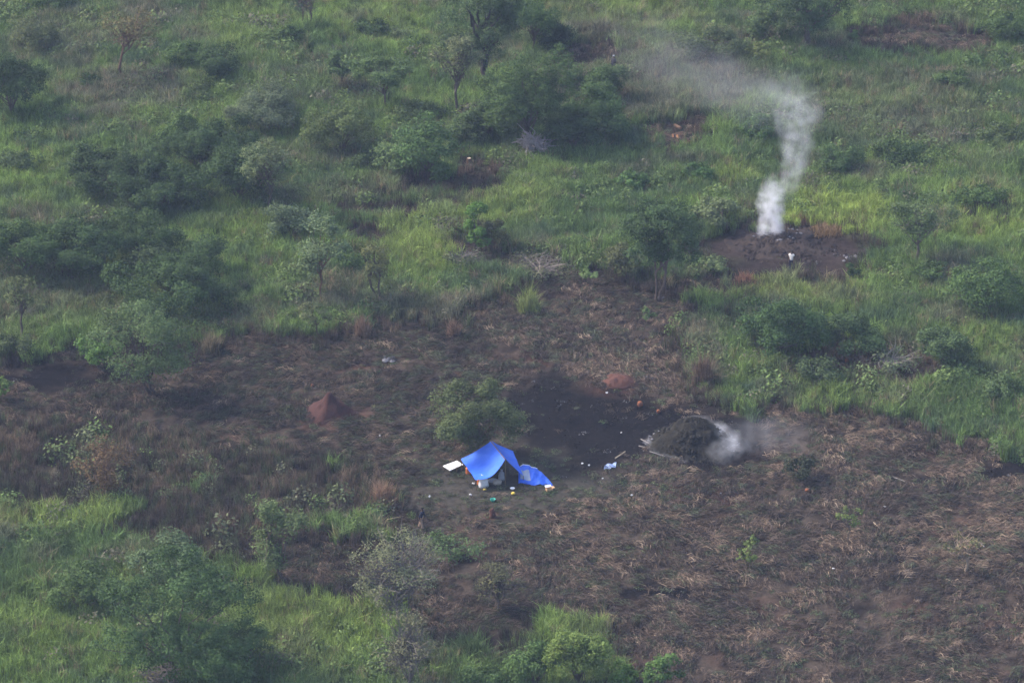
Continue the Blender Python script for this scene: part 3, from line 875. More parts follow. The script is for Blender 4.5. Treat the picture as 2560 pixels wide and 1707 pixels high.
for a in (('tall tan dry grass clump at the end of the green ridge left of the shelter', 880, 1160, 85, 1098, TANC, 1),
          ('tan dry grass clump on the clearing edge below the leaning stem', 832, 772, 48, 722, (.17, .115, .082), 2),
          ('tan dry grass clump on the upper clearing edge right of the leaning stem', 1042, 772, 42, 728, (.17, .112, .08), 3),
          ('reddish dry grass clump below the smoking kiln floor', 1712, 662, 62, 622, (.20, .105, .072), 4),
          ('pale tan grass clump left of the broad dark leafy bush foot', 485, 812, 60, 760, (.17, .14, .085), 5),
          ('reddish grass fringe clump at the back rim of the smoking kiln floor', 1832, 512, 75, 490, (.19, .11, .07), 6),
          ('tan grass fringe clump right of the smoke at the kiln floor', 1900, 536, 90, 514, (.20, .135, .075), 7),
          ('brown dry clump on the right clearing edge above the smouldering mound', 1612, 885, 60, 800, (.13, .09, .065), 8),
          ('yellow green tall clump at the clearing edge below the tangled branches', 1215, 715, 60, 655, (.17, .20, .07), 9)):
    grass_clump(*a)

# ------------------------------------------------------------------ earth heaps, kilns, ash
def mound(name, label, cat, dx, dyb, wpx, dyt, material, rough=.12, peak=1.3, seed=0, part=None):
    b0 = G(dx, dyb)
    s = ppm(b0)
    rad = wpx / s / 2
    cyb = dyb - rad * SP * s * .8
    b = G(dx, cyb)
    H = (cyb - dyt) / (s * CP)
    nr, na = 16, 40
    V = [(0, 0, H)]
    F = []
    for i in range(1, nr + 1):
        t = i / nr
        for k in range(na):
            a = 2 * math.pi * k / na
            rr = rad * t * (1 + .10 * math.sin(a * 3 + seed) + .05 * math.sin(a * 7 + seed * 2))
            x, y = rr * math.cos(a), rr * math.sin(a)
            z = H * (max(0, 1.05 - math.sqrt(t * t + .003)) ** 1.4 if peak < 1.2 else (1 - t ** peak) if peak < 1.7 else (.5 + .5 * math.cos(math.pi * t)) ** .75)
            z += (fbm(np.array([x * 1.6 + seed * 9]), np.array([y * 1.6]), 50, 5)[0] - .5) * rough * 4 * min(1, 1.6 - t)
            V.append((x, y, z - (.25 if i == nr else 0)))
    for k in range(na):
        F.append((0, 1 + k, 1 + (k + 1) % na))
    for i in range(nr - 1):
        for k in range(na):
            p, q = 1 + i * na, 1 + (i + 1) * na
            F.append((p + k, q + k, q + (k + 1) % na, p + (k + 1) % na))
    o = link(name, np_mesh(name, V, F, material, smooth=True), None, b)
    tag(o, label, cat)
    return o, b, rad, H
M_RED = mat('red_earth', (.058, .026, .022), (.036, .019, .018), 3, .95, .1, .05)
M_RED2 = mat('orange_earth', (.088, .038, .029), (.058, .029, .024), 3, .95, .1, .05)
M_CHAR = mat('charred_earth', (.011, .010, .0085), (.024, .021, .016), 2.2, .95, .1, .10)
M_KILN = mat('kiln_earth', (.014, .012, .013), (.045, .032, .026), 1.8, .95, .1, .10)
M_ASH = mat('pale_ash', (.17, .166, .185), (.07, .066, .074), 2.5, .95, .1, .04)
mound('termite_mound', 'pointed red earth mound left of the feathery tree and shelter', 'earth mound', 757, 970, 124, 901, M_RED, .13, 1.15, 1)
mound('termite_mound', 'low orange earth mound at the upper rim of the burnt circle', 'earth mound', 1420, 893, 90, 862, M_RED2, .12, 1.5, 2)
g = Geo().lathe([(.27, -.1), (.24, .06), (.20, .30), (.19, .52), (.14, .64), (.05, .68)], 12)
g.V = [(x + .05 * math.sin(z * 9 + y * 8), y + .05 * math.cos(z * 8 + x * 9), z) for x, y, z in g.V]
tag(g.build('termite_mound', M_RED2, None, G(1131, 1187), smooth=True), 'narrow knee high red earth stub in front of the teal basin', 'earth mound')
_, K2, K2R, K2H = mound('charcoal_kiln', 'dark earth covered charcoal mound smouldering right of the shelter', 'charcoal kiln', 1592, 1058, 222, 964, M_CHAR, .26, 1.9, 4)
_, K1, K1R, K1H = mound('charcoal_kiln', 'broad low earth covered kiln under the rising smoke column', 'charcoal kiln', 1795, 600, 260, 548, M_KILN, .22, 1.9, 5)

def ash(label, dx, dy, wpx, seed):
    r = np.random.default_rng(seed)
    b = G(dx, dy)
    w = wpx / ppm(b)
    g = Geo()
    for i in range(14):                            # flat lumpy flakes that overlap into one patch
        c = r.normal(0, .22, 2) * np.array([w, w * .8])
        rr = w * r.uniform(.07, .18)
        n = 9
        z = .02 + i * .006
        V = [(c[0], c[1], z + .07)] + [(c[0] + rr * r.uniform(.6, 1.2) * math.cos(6.283 * k / n),
                                       c[1] + rr * r.uniform(.6, 1.2) * 1.2 * math.sin(6.283 * k / n), z - .05) for k in range(n)]
        g.add(V, [(0, 1 + k, 1 + (k + 1) % n) for k in range(n)])
    tag(g.build('ash_patch', M_ASH, None, b + Vector((0, 0, .06))), label, 'ash')
ash('pale ash scatter on the litter above the pointed red mound', 895, 828, 45, 1)
ash('white ash on the small dark patch left of the upright bright tree', 868, 499, 42, 2)
ash('thin pale ash on the brown patch beside the slender silvery tree', 822, 570, 28, 3)
ash('grey ash by the foot of the dark round crowned tree', 1528, 685, 34, 4)
ash('pale ash patch behind the reddish brown tree at the left', 305, 1033, 38, 5)
ash('pale ash right of the low orange earth mound', 1488, 867, 40, 6)
ash('pale ash streak at the right rim of the smoking kiln floor', 1955, 592, 42, 7)

# ------------------------------------------------------------------ smoke (real volumes)
def smoke(name, origin, axis, stops, density, color, label=None, cat=None, parent=None, scale=.9, contrast=(.30, .72), seed=0, flat=1.0):
    """stops: (distance along axis, sideways x, sideways y, radius, strength). Built round local Z."""
    L = stops[-1][0]
    mx = max(abs(v) for s_ in stops for v in s_[1:3]) + .01
    mr = max(s_[3] for s_ in stops)
    q = Vector((0, 0, 1)).rotation_difference(Vector(axis).normalized())
    g = Geo()
    sides, rings = 14, 18
    def ev(t):
        z = t * L
        for a, b in zip(stops, stops[1:]):
            if z <= b[0] + 1e-6:
                f = (z - a[0]) / (b[0] - a[0])
                return [a[i] + (b[i] - a[i]) * f for i in range(1, 5)]
        return list(stops[-1][1:])
    for i in range(rings + 1):
        cx, cy_, rr, _ = ev(i / rings)
        for k in range(sides):
            a = 6.28318 * k / sides
            g.V.append((cx + rr * 1.12 * math.cos(a), cy_ + rr * 1.12 * flat * math.sin(a), L * i / rings))
    for i in range(rings):
        for k in range(sides):
            p, w = i * sides, (i + 1) * sides
            g.F.append((p + k, p + (k + 1) % sides, w + (k + 1) % sides, w + k))
    g.F.append(tuple(reversed(range(sides))))
    g.F.append(tuple(rings * sides + k for k in range(sides)))
    m = bpy.data.materials.new(name + '_air')
    m.use_nodes = True
    nt = m.node_tree
    nt.nodes.clear()
    lk = nt.links.new
    out = N(nt, 'ShaderNodeOutputMaterial')
    pv = N(nt, 'ShaderNodeVolumePrincipled')
    pv.inputs['Color'].default_value = (*color, 1)
    pv.inputs['Anisotropy'].default_value = .1
    lk(pv.outputs[0], out.inputs['Volume'])
    tc = N(nt, 'ShaderNodeTexCoord')
    sp = N(nt, 'ShaderNodeSeparateXYZ'); lk(tc.outputs['Object'], sp.inputs[0])
    def math_(op, a, b=None, clamp=False):
        n = N(nt, 'ShaderNodeMath', operation=op, use_clamp=clamp)
        for i, v in enumerate((a, b)):
            if v is None: continue
            if isinstance(v, (int, float)): n.inputs[i].default_value = v
            else: lk(v, n.inputs[i])
        return n.outputs[0]
    tz = math_('DIVIDE', sp.outputs[2], L)
    def rampn(vals):
        n = N(nt, 'ShaderNodeValToRGB')
        el = n.color_ramp.elements
        while len(el) > 1: el.remove(el[-1])
        for i, (s_, v) in enumerate(zip(stops, vals)):
            e = el[0] if i == 0 else el.new(s_[0] / L)
            e.position = s_[0] / L
            e.color = (*v, 1)
        lk(tz, n.inputs[0])
        return n
    A = rampn([(.5 + s_[1] / mx / 2, .5 + s_[2] / mx / 2, s_[3] / mr) for s_ in stops])
    D = rampn([(s_[4], s_[4], s_[4]) for s_ in stops])
    sa = N(nt, 'ShaderNodeSeparateColor'); lk(A.outputs[0], sa.inputs[0])
    cx = math_('MULTIPLY', math_('SUBTRACT', sa.outputs[0], .5), 2 * mx)
    cyy = math_('MULTIPLY', math_('SUBTRACT', sa.outputs[1], .5), 2 * mx)
    rr = math_('MULTIPLY', sa.outputs[2], mr)
    # turbulence bends the outline
    nz = N(nt, 'ShaderNodeTexNoise'); nz.inputs['Scale'].default_value = scale; nz.inputs['Detail'].default_value = 3
    off = N(nt, 'ShaderNodeVectorMath', operation='ADD'); off.inputs[1].default_value = (seed * 3.1, seed * 1.7, seed)
    lk(tc.outputs['Object'], off.inputs[0]); lk(off.outputs[0], nz.inputs['Vector'])
    dx = math_('SUBTRACT', sp.outputs[0], cx)
    dy = math_('DIVIDE', math_('SUBTRACT', sp.outputs[1], cyy), flat)
    dd = math_('SQRT', math_('ADD', math_('MULTIPLY', dx, dx), math_('MULTIPLY', dy, dy)))
    q_ = math_('DIVIDE', dd, rr)
    q2 = math_('ADD', q_, math_('MULTIPLY', math_('SUBTRACT', nz.outputs['Fac'], .5), 1.1))
    fall = math_('MULTIPLY', math_('SUBTRACT', 1.0, q2), 1.7, True)
    edge = math_('MULTIPLY', math_('SUBTRACT', 1.1, q_), 5, True)
    n2 = N(nt, 'ShaderNodeTexNoise'); n2.inputs['Scale'].default_value = scale * 1.9; n2.inputs['Detail'].default_value = 4
    lk(off.outputs[0], n2.inputs['Vector'])
    cl = N(nt, 'ShaderNodeMapRange'); cl.inputs[1].default_value, cl.inputs[2].default_value = contrast
    lk(n2.outputs['Fac'], cl.inputs[0])
    d = math_('MULTIPLY', math_('MULTIPLY', fall, edge), math_('MULTIPLY', cl.outputs[0], D.outputs[0]))
    lk(math_('MULTIPLY', d, density), pv.inputs['Density'])
    o = g.build(name, m, parent, origin)
    o.rotation_mode = 'QUATERNION'
    o.rotation_quaternion = q
    if label: tag(o, label, cat)
    return o
SMK = (.90, .90, .97)
k1 = G(1772, 545)
root = empty('smoke_plume', k1, 'white smoke column rising from the far kiln and drifting left', 'smoke')
smoke('lower_column', (0, 0, -.1), (0, 0, 1),
      [(0, -.1, 0, 1.75, .7), (.6, -.05, 0, 1.3, 1.0), (2, 0, 0, 1.15, .95), (3.2, -.15, 0, 1.35, .75), (4.1, .05, 0, 1.35, .5), (5.0, .25, 0, 1.2, .22), (5.9, .6, 0, .9, 0)],
      1.25, SMK, parent=root, seed=1, scale=.8, contrast=(.34, .66))
smoke('upper_column', (0, 0, 3.2), (0, 0, 1),
      [(0, 1.2, 0, .55, .25), (1.2, 1.35, 0, .9, .7), (3.5, 1.7, 0, 1.5, .8), (6, 1.75, 0, 2.0, .85), (8, 1.9, 0, 2.4, .6), (9.5, 1.2, .6, 2.7, .30), (11, .2, 1.2, 2.8, 0)],
      .34, SMK, parent=root, scale=.55, contrast=(.36, .74), seed=2)
smoke('drifting_wisp', (1.4, 0, 11.0), (-1, .25, .38),
      [(0, 0, 0, 2.4, 0), (2.5, 0, 0, 2.8, .8), (6, 0, 0, 3.2, .7), (11, 0, .2, 3.6, .4), (17, 0, .3, 3.6, 0)],
      .062, SMK, parent=root, scale=.3, contrast=(.2, .8), seed=3)
# smoke creeping round the near mound
root = empty('ground_smoke', K2, 'thin smoke creeping round the right side of the dark charcoal mound', 'smoke')
def on_mound(deg, t, up=0.0):                       # a place on the near mound's skin
    z = K2H * (.5 + .5 * math.cos(math.pi * min(t, 1))) ** .75
    return Vector((K2R * t * math.cos(R(deg)), K2R * t * math.sin(R(deg)), z + up))
def creep(name, a, b, r0, r1, d0, d1, dens, seed, sc=.9):
    L_ = (b - a).length
    smoke(name, a, b - a, [(0, 0, 0, r0, 0), (L_ * .25, 0, 0, (r0 * 2 + r1) / 3, d0), (L_ * .75, 0, 0, (r0 + r1 * 2) / 3, d1), (L_, 0, 0, r1, 0)],
          dens, SMK, parent=root, scale=sc, contrast=(.30, .75), seed=seed)
creep('back_wisp', on_mound(125, .55, .15), on_mound(25, .80, .25), .30, .5, 1.0, 1.0, 1.6, 4, 1.3)
creep('right_wisp', on_mound(50, .66, .2), on_mound(-30, 1.02, .4), .55, 1.3, .9, .8, .46, 5)
creep('front_wisp', on_mound(-5, .95, .45), on_mound(-72, 1.10, .45), 1.3, 1.1, .9, .6, .52, 6)
creep('flank_wisp', on_mound(60, .45, .2), on_mound(-35, .66, .3), .5, .7, .5, .6, .45, 11)
creep('left_wisp', on_mound(168, 1.0, .1), on_mound(215, 1.0, .15), .4, .4, 1.0, .6, .9, 7, 1.5)
creep('crown_wisp', on_mound(150, .25, .2), on_mound(40, .5, .25), .3, .5, .6, .6, .7, 12, 1.2)
creep('low_wisp', on_mound(210, 1.0, .1), on_mound(262, 1.02, .15), .35, .45, .5, .9, .8, 8, 1.5)
creep('drifting_haze', on_mound(-20, .7, .6), on_mound(-6, 2.5, 1.2), 1.3, 2.3, .9, .5, .10, 9, .5)
# ash and clods on the two kilns
def crust(name, origin, R_, H_, spots, material, parent, seed, n, size, lift):
    r = np.random.default_rng(seed)
    g = Geo()
    for _ in range(n):
        deg, t, sp = spots[int(r.integers(0, len(spots)))]
        a_, t_ = R(deg + r.normal(0, sp)), float(np.clip(t + r.normal(0, .06), .05, 1.1))
        x, y = R_ * t_ * math.cos(a_), R_ * t_ * math.sin(a_)
        z = H_ * (.5 + .5 * math.cos(math.pi * min(t_, 1))) ** .75 + lift
        w = size * r.uniform(.4, 1.3)
        k = 6
        V = [(x, y, z + w * .30)] + [(x + w * r.uniform(.6, 1.1) * math.cos(6.283 * i / k), y + w * r.uniform(.6, 1.1) * math.sin(6.283 * i / k), z - w * .25) for i in range(k)]
        g.add(V, [(0, 1 + i, 1 + (i + 1) % k) for i in range(k)])
    o = g.build(name, material, parent)
    tag(o, kind='stuff')
NEAR = bpy.data.objects['charcoal_kiln']
FAR = bpy.data.objects['charcoal_kiln.001']
crust('ash_crust', K2, K2R, K2H, [(165, .95, 10), (200, .98, 8), (250, .98, 8), (90, .55, 18), (45, .72, 14), (10, .85, 12), (-20, .92, 10)], M_ASH, NEAR, 3, 110, .15, .08)
crust('soil_clods', K2, K2R, K2H, [(a_, t_, 30) for a_ in range(0, 360, 30) for t_ in (.2, .45, .7, .95)], M_CHAR, NEAR, 4, 420, .22, .08)
crust('soil_clods', K1, K1R, K1H, [(a_, t_, 30) for a_ in range(0, 360, 30) for t_ in (.2, .45, .7, .95)], M_KILN, FAR, 5, 420, .24, .08)
crust('ash_crust', K1, K1R, K1H, [(100, .35, 25), (60, .5, 12), (135, .5, 12), (-60, .15, 60)], M_ASH, FAR, 6, 60, .16, .10)

# ------------------------------------------------------------------ the blue shelter
M_TARP = mat('blue_tarp', (.016, .098, .58), (.038, .140, .62), 1.6, .62, .25, .02)
M_TARP2 = mat('blue_tarp_loose', (.016, .090, .54), (.030, .125, .62), 2.5, .6, .25, .05)
M_GREYP = mat('grey_plastic', (.20, .25, .36), (.26, .30, .40), 3, .5, .4)
M_POLE = mat('pole_wood', (.16, .115, .075), (.09, .065, .045), 12, .9, .1)
M_WHITE = mat('white_plastic', (.78, .78, .80), (.66, .66, .70), 4, .5, .4)
M_SACK = mat('white_sack', (.70, .68, .70), (.52, .50, .52), 5, .85, .1, .03)
M_GSACK = mat('grey_sack', (.36, .38, .43), (.26, .27, .31), 5, .85, .1, .03)
M_BSACK = mat('beige_sack', (.42, .36, .30), (.28, .23, .19), 5, .85, .1, .03)
M_ORANGE = mat('orange_plastic', (.62, .17, .035), (.50, .13, .03), 5, .5, .4)
M_YEL = mat('yellow_plastic', (.55, .40, .06), (.42, .30, .05), 5, .6, .3)
M_TEAL = mat('teal_plastic', (.04, .38, .30), (.035, .30, .24), 5, .45, .5)
M_CARD = mat('cardboard', (.48, .30, .17), (.38, .235, .135), 6, .9, .1)
M_LBLUE = mat('pale_blue_plastic', (.15, .22, .44), (.22, .28, .46), 4, .4, .5)

fp = G(1263 / K, 1213 / K)                          # foot of the front pole
root = empty('tarp_shelter', fp, 'bright blue tarp tent slung over poles beside the feathery tree', 'tent')
ridge = Vector((-1.05, 3.05, 0))
left = Vector((-2.08, -.62, 0))
def sheet(name, grid, material, parent, thick=.012):
    """grid[i][j] of points -> a thin double sided sheet"""
    n, m = len(grid), len(grid[0])
    V = [p for row in grid for p in row] + [p - Vector((0, 0, thick)) for row in grid for p in row]
    F = []
    o = n * m
    for i in range(n - 1):
        for j in range(m - 1):
            a = i * m + j
            F += [(a, a + 1, a + m + 1, a + m), (o + a, o + a + m, o + a + m + 1, o + a + 1)]
    rim = [i for i in range(m)] + [i * m + m - 1 for i in range(1, n)] + [(n - 1) * m + j for j in range(m - 2, -1, -1)] + [i * m for i in range(n - 2, 0, -1)]
    for a, b in zip(rim, rim[1:] + rim[:1]): F.append((a, o + a, o + b, b))
    return link(name, np_mesh(name, V, F, material, smooth=False), parent)
def panel(A, B_, C_, D_, sag, wr, seed, n=14, m=16, hem=0):
    """A-B ridge edge, D-C hem; sag pulls the middle and the hem in"""
    r = random.Random(seed)
    ph = [r.uniform(0, 6) for _ in range(6)]
    g = []
    for i in range(n + 1):
        s = i / n
        row = []
        for j in range(m + 1):
            t = j / m
            p = A.lerp(B_, t).lerp(D_.lerp(C_, t), s)
            p = p + Vector((0, 0, -sag * math.sin(math.pi * s) * (.4 + .6 * math.sin(math.pi * t))))
            p.z += wr * (math.sin(t * 17 + ph[0] + s * 2) * (.3 + s) + .6 * math.sin(t * 31 + ph[1] - s * 3) + .5 * math.sin(s * 11 + t * 5 + ph[2]))
            p.z += hem * s * s * math.sin(math.pi * t)
            row.append(p)
        g.append(row)
    return g
Rf, Rb = Vector((0, 0, 2.12)), ridge + Vector((0, 0, 2.10))
Lf, Lb = left + Vector((-.02, 0, .72)), left + ridge * 1.08 + Vector((0, 0, .78))
gl = panel(Rf, Rb, Lb, Lf, .20, .024, 1, hem=.03)
# the front edge of the left panel hangs in a curve
for i, row in enumerate(gl):
    s = i / (len(gl) - 1)
    for j, p in enumerate(row):
        t = 1 - j / (len(row) - 1)
        p += (ridge * -.07 + Vector((.06, 0, -.30))) * math.sin(math.pi * s) * t ** 2
tl = sheet('tarp', gl, M_TARP, root)
Rt_b = ridge * .93 + Vector((1.28, .42, 1.02)) + Vector((.25, .1, .12))
Rt_f = Vector((1.30, .35, .62))
sheet('side_tarp', panel(Rf + Vector((.02, 0, .005)), Rb + Vector((.02, 0, .005)), Rt_b, Rt_f, .16, .018, 3), M_TARP, root)
for nm, a, b_, rr in (('pole', (0, .02, -.2), (0, .02, 2.11), .045), ('pole', ridge + Vector((0, 0, -.2)), ridge + Vector((0, 0, 2.08)), .045),
                      ('pole', left + Vector((0, 0, -.2)), left + Vector((0, 0, .72)), .03), ('pole', left + ridge * 1.07 + Vector((0, 0, -.2)), left + ridge * 1.07 + Vector((0, 0, .76)), .03),
                      ('pole', Rt_f * 1.0 + Vector((0, 0, -.8)), Rt_f + Vector((0, 0, -.02)), .03)):
    a, b_ = Vector(a), Vector(b_)
    Geo().tube([a, a.lerp(b_, .5) + Vector((.02, .01, 0)), b_], [rr, rr * .95, rr * .85], 7).build('pole', M_POLE, root)
Geo().tube([Rf + Vector((0, -.08, -.02)), Rb + Vector((-.03, .1, -.02))], .04, 6).build('ridge_pole', M_POLE, root)

# the second sheet, low over a load, right of the tent
c = [G(x / K, y / K) - fp for x, y in ((1296, 1210), (1383, 1214), (1354, 1188), (1297, 1184))]
r2 = empty('low_tarp', G(1335 / K, 1205 / K), 'second blue tarp thrown low over a load right of the tent, with a grey window', 'tarp')
off = r2.location - fp
grid = []
rr_ = random.Random(5)
for i in range(13):
    s = i / 12
    row = []
    for j in range(17):
        t = j / 16
        p = c[0].lerp(c[1], t).lerp(c[3].lerp(c[2], t), s) - off
        z = .06 + .62 * min(1, s * 1.7) * (1 - .75 * t ** 2.2) + .10 * math.sin(math.pi * t) * s
        z += .05 * math.sin(t * 12 + s * 4) + .035 * math.sin(t * 23 - s * 9) + .02 * rr_.uniform(-1, 1)
        p.z = z + float(gz(p.x + r2.location.x, p.y + r2.location.y)) - r2.location.z
        row.append(p)
    grid.append(row)
sheet('sheet', grid, M_TARP2, r2)
win = [[grid[i][j] + Vector((0, -.015, .018)) for j in range(1, 7)] for i in range(2, 8)]
sheet('grey_panel', win, M_GREYP, r2, .006)
edge = Geo().tube([grid[12][j] + Vector((0, .02, .01)) for j in range(1, 15, 2)], .03, 5)
edge.build('white_edge', M_WHITE, r2)

def sack(label, px, py, h, w, material, name='sack', dz=0.0, lean=0.0):
    b = G(px / K, py / K)
    g = Geo().lathe([(w * .50, 0), (w * .56, h * .10), (w * .52, h * .4), (w * .42, h * .68), (w * .22, h * .82), (w * .13, h * .88), (w * .26, h), (w * .12, h * .985)], 14, sq=(1, .75))
    rr = random.Random(px)
    g.V = [(x * (1 + .10 * rr.uniform(-1, 1)) + lean * z, y * (1 + .10 * rr.uniform(-1, 1)), z) for x, y, z in g.V]
    return tag(g.build(name, material, None, b + Vector((0, 0, dz)), smooth=True), label, 'sack')
def bag_lying(label, px, py, sx, sy, sz, material, name='sack', cat='sack', dz=0):
    b = G(px / K, py / K)
    rr = random.Random(px * 3 + 1)
    g = Geo()
    n = 8
    prof = [(math.sin(math.pi * i / n) ** .6, -math.cos(math.pi * i / n)) for i in range(n + 1)]
    prof = [(max(a, .02), z) for a, z in prof]
    g.lathe(prof, 14)
    g.V = [(x * sx / 2 * (1 + .12 * rr.uniform(-1, 1)), y * sy / 2 * (1 + .12 * rr.uniform(-1, 1)), (z + 1) * sz / 2) for x, y, z in g.V]
    return tag(g.build(name, material, None, b + Vector((0, 0, dz)), smooth=True), label, cat)
sack('white flared sack standing under the front corner of the blue tent', 1209, 1217, .98, .66, M_SACK)
sack('grey sack standing upright inside the tent beside the front pole', 1254, 1200, .86, .42, M_GSACK)
bag_lying('beige bundle lying on the ground inside the tent mouth', 1243, 1212, .66, .5, .42, M_BSACK)
bag_lying('grey flat bundle behind the white sack inside the tent', 1232, 1204, .72, .6, .22, M_GSACK)

def can(label, px, py, w, h, material):
    b = G(px / K, py / K)
    root = empty('jerrycan', b, label, 'jerrycan', None, .4)
    g = Geo().lathe([(w * .42, 0), (w * .5, h * .06), (w * .5, h * .72), (w * .40, h * .84), (w * .2, h * .88)], 12, sq=(1, .72))
    g.build('body', material, root, smooth=False)
    Geo().tube([(-w * .3, 0, h * .82), (-w * .28, 0, h * .98), (w * .05, 0, h * 1.0), (w * .1, 0, h * .86)], .02, 6).build('handle', material, root)
    Geo().lathe([(w * .12, h * .87), (w * .12, h * .98), (w * .10, h * .985)], 10, at=(w * .25, 0, 0)).build('cap', M_YEL, root)
can('orange container half hidden behind the left hem of the blue tent', 1172, 1184, .48, .62, M_ORANGE)
can('orange container beside the white sack at the tent corner', 1199, 1211, .40, .55, M_ORANGE)

# white board on sticks left of the tent
b = G(1133 / K, 1178 / K)
root = empty('drying_board', b, 'white rectangular board on thin sticks left of the blue tent', 'board')
cs = [Vector(v) for v in ((-.72, -.35, .50), (-.10, -1.02, .46), (.72, -.02, .52), (.18, .70, .56))]
cs = [Vector((-.75, .10, .40)), Vector((-.24, -.55, .36)), Vector((.72, .30, .42)), Vector((.26, .85, .46))]
g = Geo()
g.add(cs + [p - Vector((0, 0, .03)) for p in cs], [(0, 1, 2, 3), (7, 6, 5, 4), (0, 4, 5, 1), (1, 5, 6, 2), (2, 6, 7, 3), (3, 7, 4, 0)])
g.build('board', M_WHITE, root)
for p in cs:
    Geo().tube([p * .92 + Vector((0, 0, -.9)), p * .92 + Vector((0, 0, -.05))], .02, 6).build('stick', M_POLE, root)
Geo().tube([(.26, -.35, -.2), (.27, -.35, .75)], .02, 6).build('front_stick', M_POLE, root)

def bowl(label, px, py, d, h, material, name='bowl', cat='bowl'):
    b = G(px / K, py / K)
    g = Geo().lathe([(d * .28, 0), (d * .34, h * .1), (d * .48, h * .85), (d * .50, h), (d * .46, h), (d * .32, h * .2), (d * .05, h * .14)], 16)
    return tag(g.build(name, material, None, b + Vector((0, 0, .05)), smooth=False), label, cat)
bowl('small white bowl on the ground below the white board', 1126, 1178, .26, .16, M_WHITE)
bowl('white dish on the ground in front of the tent mouth', 1281, 1224, .34, .10, M_WHITE, 'dish', 'dish')
bowl('teal plastic basin on the ground in front of the tent', 1232, 1254, .40, .18, M_TEAL, 'basin', 'basin')
bag_lying('crumpled yellow bag on the ground before the tent', 1283, 1237, .30, .28, .20, M_YEL, 'plastic_bag', 'bag', .03)
bag_lying('dull yellow scrap of plastic below the white sack', 1212, 1226, .26, .18, .10, M_YEL, 'plastic_bag', 'bag', .04)
bx = G(1373 / K, 1227 / K)
root = empty('cardboard_box', bx, 'open cardboard box at the right corner of the low blue tarp', 'box', None, .35)
g = Geo()
for c_, sz in (((0, 0, .03), (.46, .34, .02)), ((0, -.165, .13), (.46, .016, .22)), ((0, .165, .13), (.46, .016, .22)), ((-.225, 0, .13), (.016, .312, .22)), ((.225, 0, .13), (.016, .312, .22))):
    g.box(c_, sz)
g.build('carton', M_CARD, root)
Geo().box((.02, .28, .26), (.46, .24, .012), 0, .35).build('flap', M_WHITE, root)
Geo().box((.30, .0, .27), (.16, .32, .012), 0, 0).build('flap', M_CARD, root)

M_SCRAP = mat('scrap_plastic', (.52, .52, .54), (.40, .40, .42), 6, .7, .2)
SCR = [(1183, 1212, .30, 'white scrap pair on the ground left of the tent corner'), (1073, 1245, .24, 'white scrap left of the tent, level with the teal basin'),
       (1365, 1219, .20, 'white scrap at the tip of the low blue tarp'), (1456, 1162, .22, 'left white scrap of two on the burnt soil right of the tarp'),
       (1473, 1166, .22, 'right white scrap of two on the burnt soil right of the tarp'), (1517, 985, .26, 'white scrap in the burnt circle under the orange mound'),
       (1507, 1200, .20, 'white scrap below the pale blue plastic sheet'), (1579, 1241, .24, 'white scrap on the litter at the edge of the trodden ground'),
       (950, 1092, .18, 'tiny white scrap on the bare ground right of the red mound'), (1176, 1240, .24, 'pale scrap on the ground below the blue tent'),
       (2212, 1270, .22, 'white scrap on the reddish litter at the right'), (2083, 1425, .22, 'white scrap on the litter at the lower right'),
       (1553, 1085, .16, 'tiny white scrap left of the smouldering mound'), (1802, 1237, .16, 'tiny white scrap on the litter right of the camp'),
       (1655, 742, .2, 'bright scrap on the ash by the round crowned tree'), (1829, 560, .18, 'pale scrap by the pole beside the weeping bush')]
for px, py, w, lab in SCR:
    b = G(px / K, py / K)
    rr = random.Random(px)
    n = 9
    w *= .72
    V = [(0, 0, .10)] + [(w * .6 * rr.uniform(.7, 1.2) * math.cos(6.283 * k / n), w * .6 * rr.uniform(.7, 1.2) * math.sin(6.283 * k / n), rr.uniform(.0, .09)) for k in range(n)]
    V += [(x, y, z - .02) for x, y, z in V]
    F = [(0, 1 + k, 1 + (k + 1) % n) for k in range(n)] + [(n + 1, n + 2 + (k + 1) % n, n + 2 + k) for k in range(n)] + \
        [(1 + k, n + 2 + k, n + 2 + (k + 1) % n, 1 + (k + 1) % n) for k in range(n)]
    tag(link('scrap', np_mesh('scrap', V, F, M_SCRAP), None, b + Vector((0, 0, .10))), lab, 'litter', 'white scraps on the ground')
b = G(1524 / K, 1169 / K)
gr = [[Vector((-.42 + .84 * j / 8 + .10 * i / 5, -.42 + .84 * i / 5 + .35 * j / 8, .08 + .06 * math.sin(j * 1.3 + i) + .04 * math.sin(i * 2.1))) for j in range(9)] for i in range(6)]
o = sheet('plastic_sheet', gr, M_LBLUE, None)
o.location = b
tag(o, 'pale blue plastic sheet lying right of the tarps on burnt ground', 'plastic sheet')

# sticks and logs
def stick(label, a, b_, r, name='stick', cat='stick', m=None, z=.06, grp=None):
    A, B2 = G(a[0] / K, a[1] / K), G(b_[0] / K, b_[1] / K)
    mid = A.lerp(B2, .5)
    d = B2 - A
    g = Geo().tube([-d / 2, Vector((d.y, -d.x, 0)) * .02 + Vector((0, 0, .02)), d / 2], [r, r * .9, r * .7], 6)
    return tag(g.build(name, m or M_POLE, None, mid + Vector((0, 0, z))), label, cat, grp)
M_PALEW = mat('pale_wood', (.36, .30, .22), (.26, .21, .16), 10, .9, .1)
M_GREYW = mat('grey_wood', (.24, .22, .22), (.17, .155, .15), 10, .9, .1)
stick('upper thin pole lying left of the smouldering mound', (1602, 1099), (1633, 1115), .035, m=M_GREYW)
stick('middle thin pole lying left of the smouldering mound', (1597, 1116), (1626, 1123), .035, m=M_GREYW)
stick('lower thin pole lying left of the smouldering mound', (1624, 1130), (1662, 1142), .035, m=M_GREYW)
stick('yellowish pole lying above the pale blue plastic sheet', (1538, 1147), (1563, 1130), .05, m=M_PALEW)
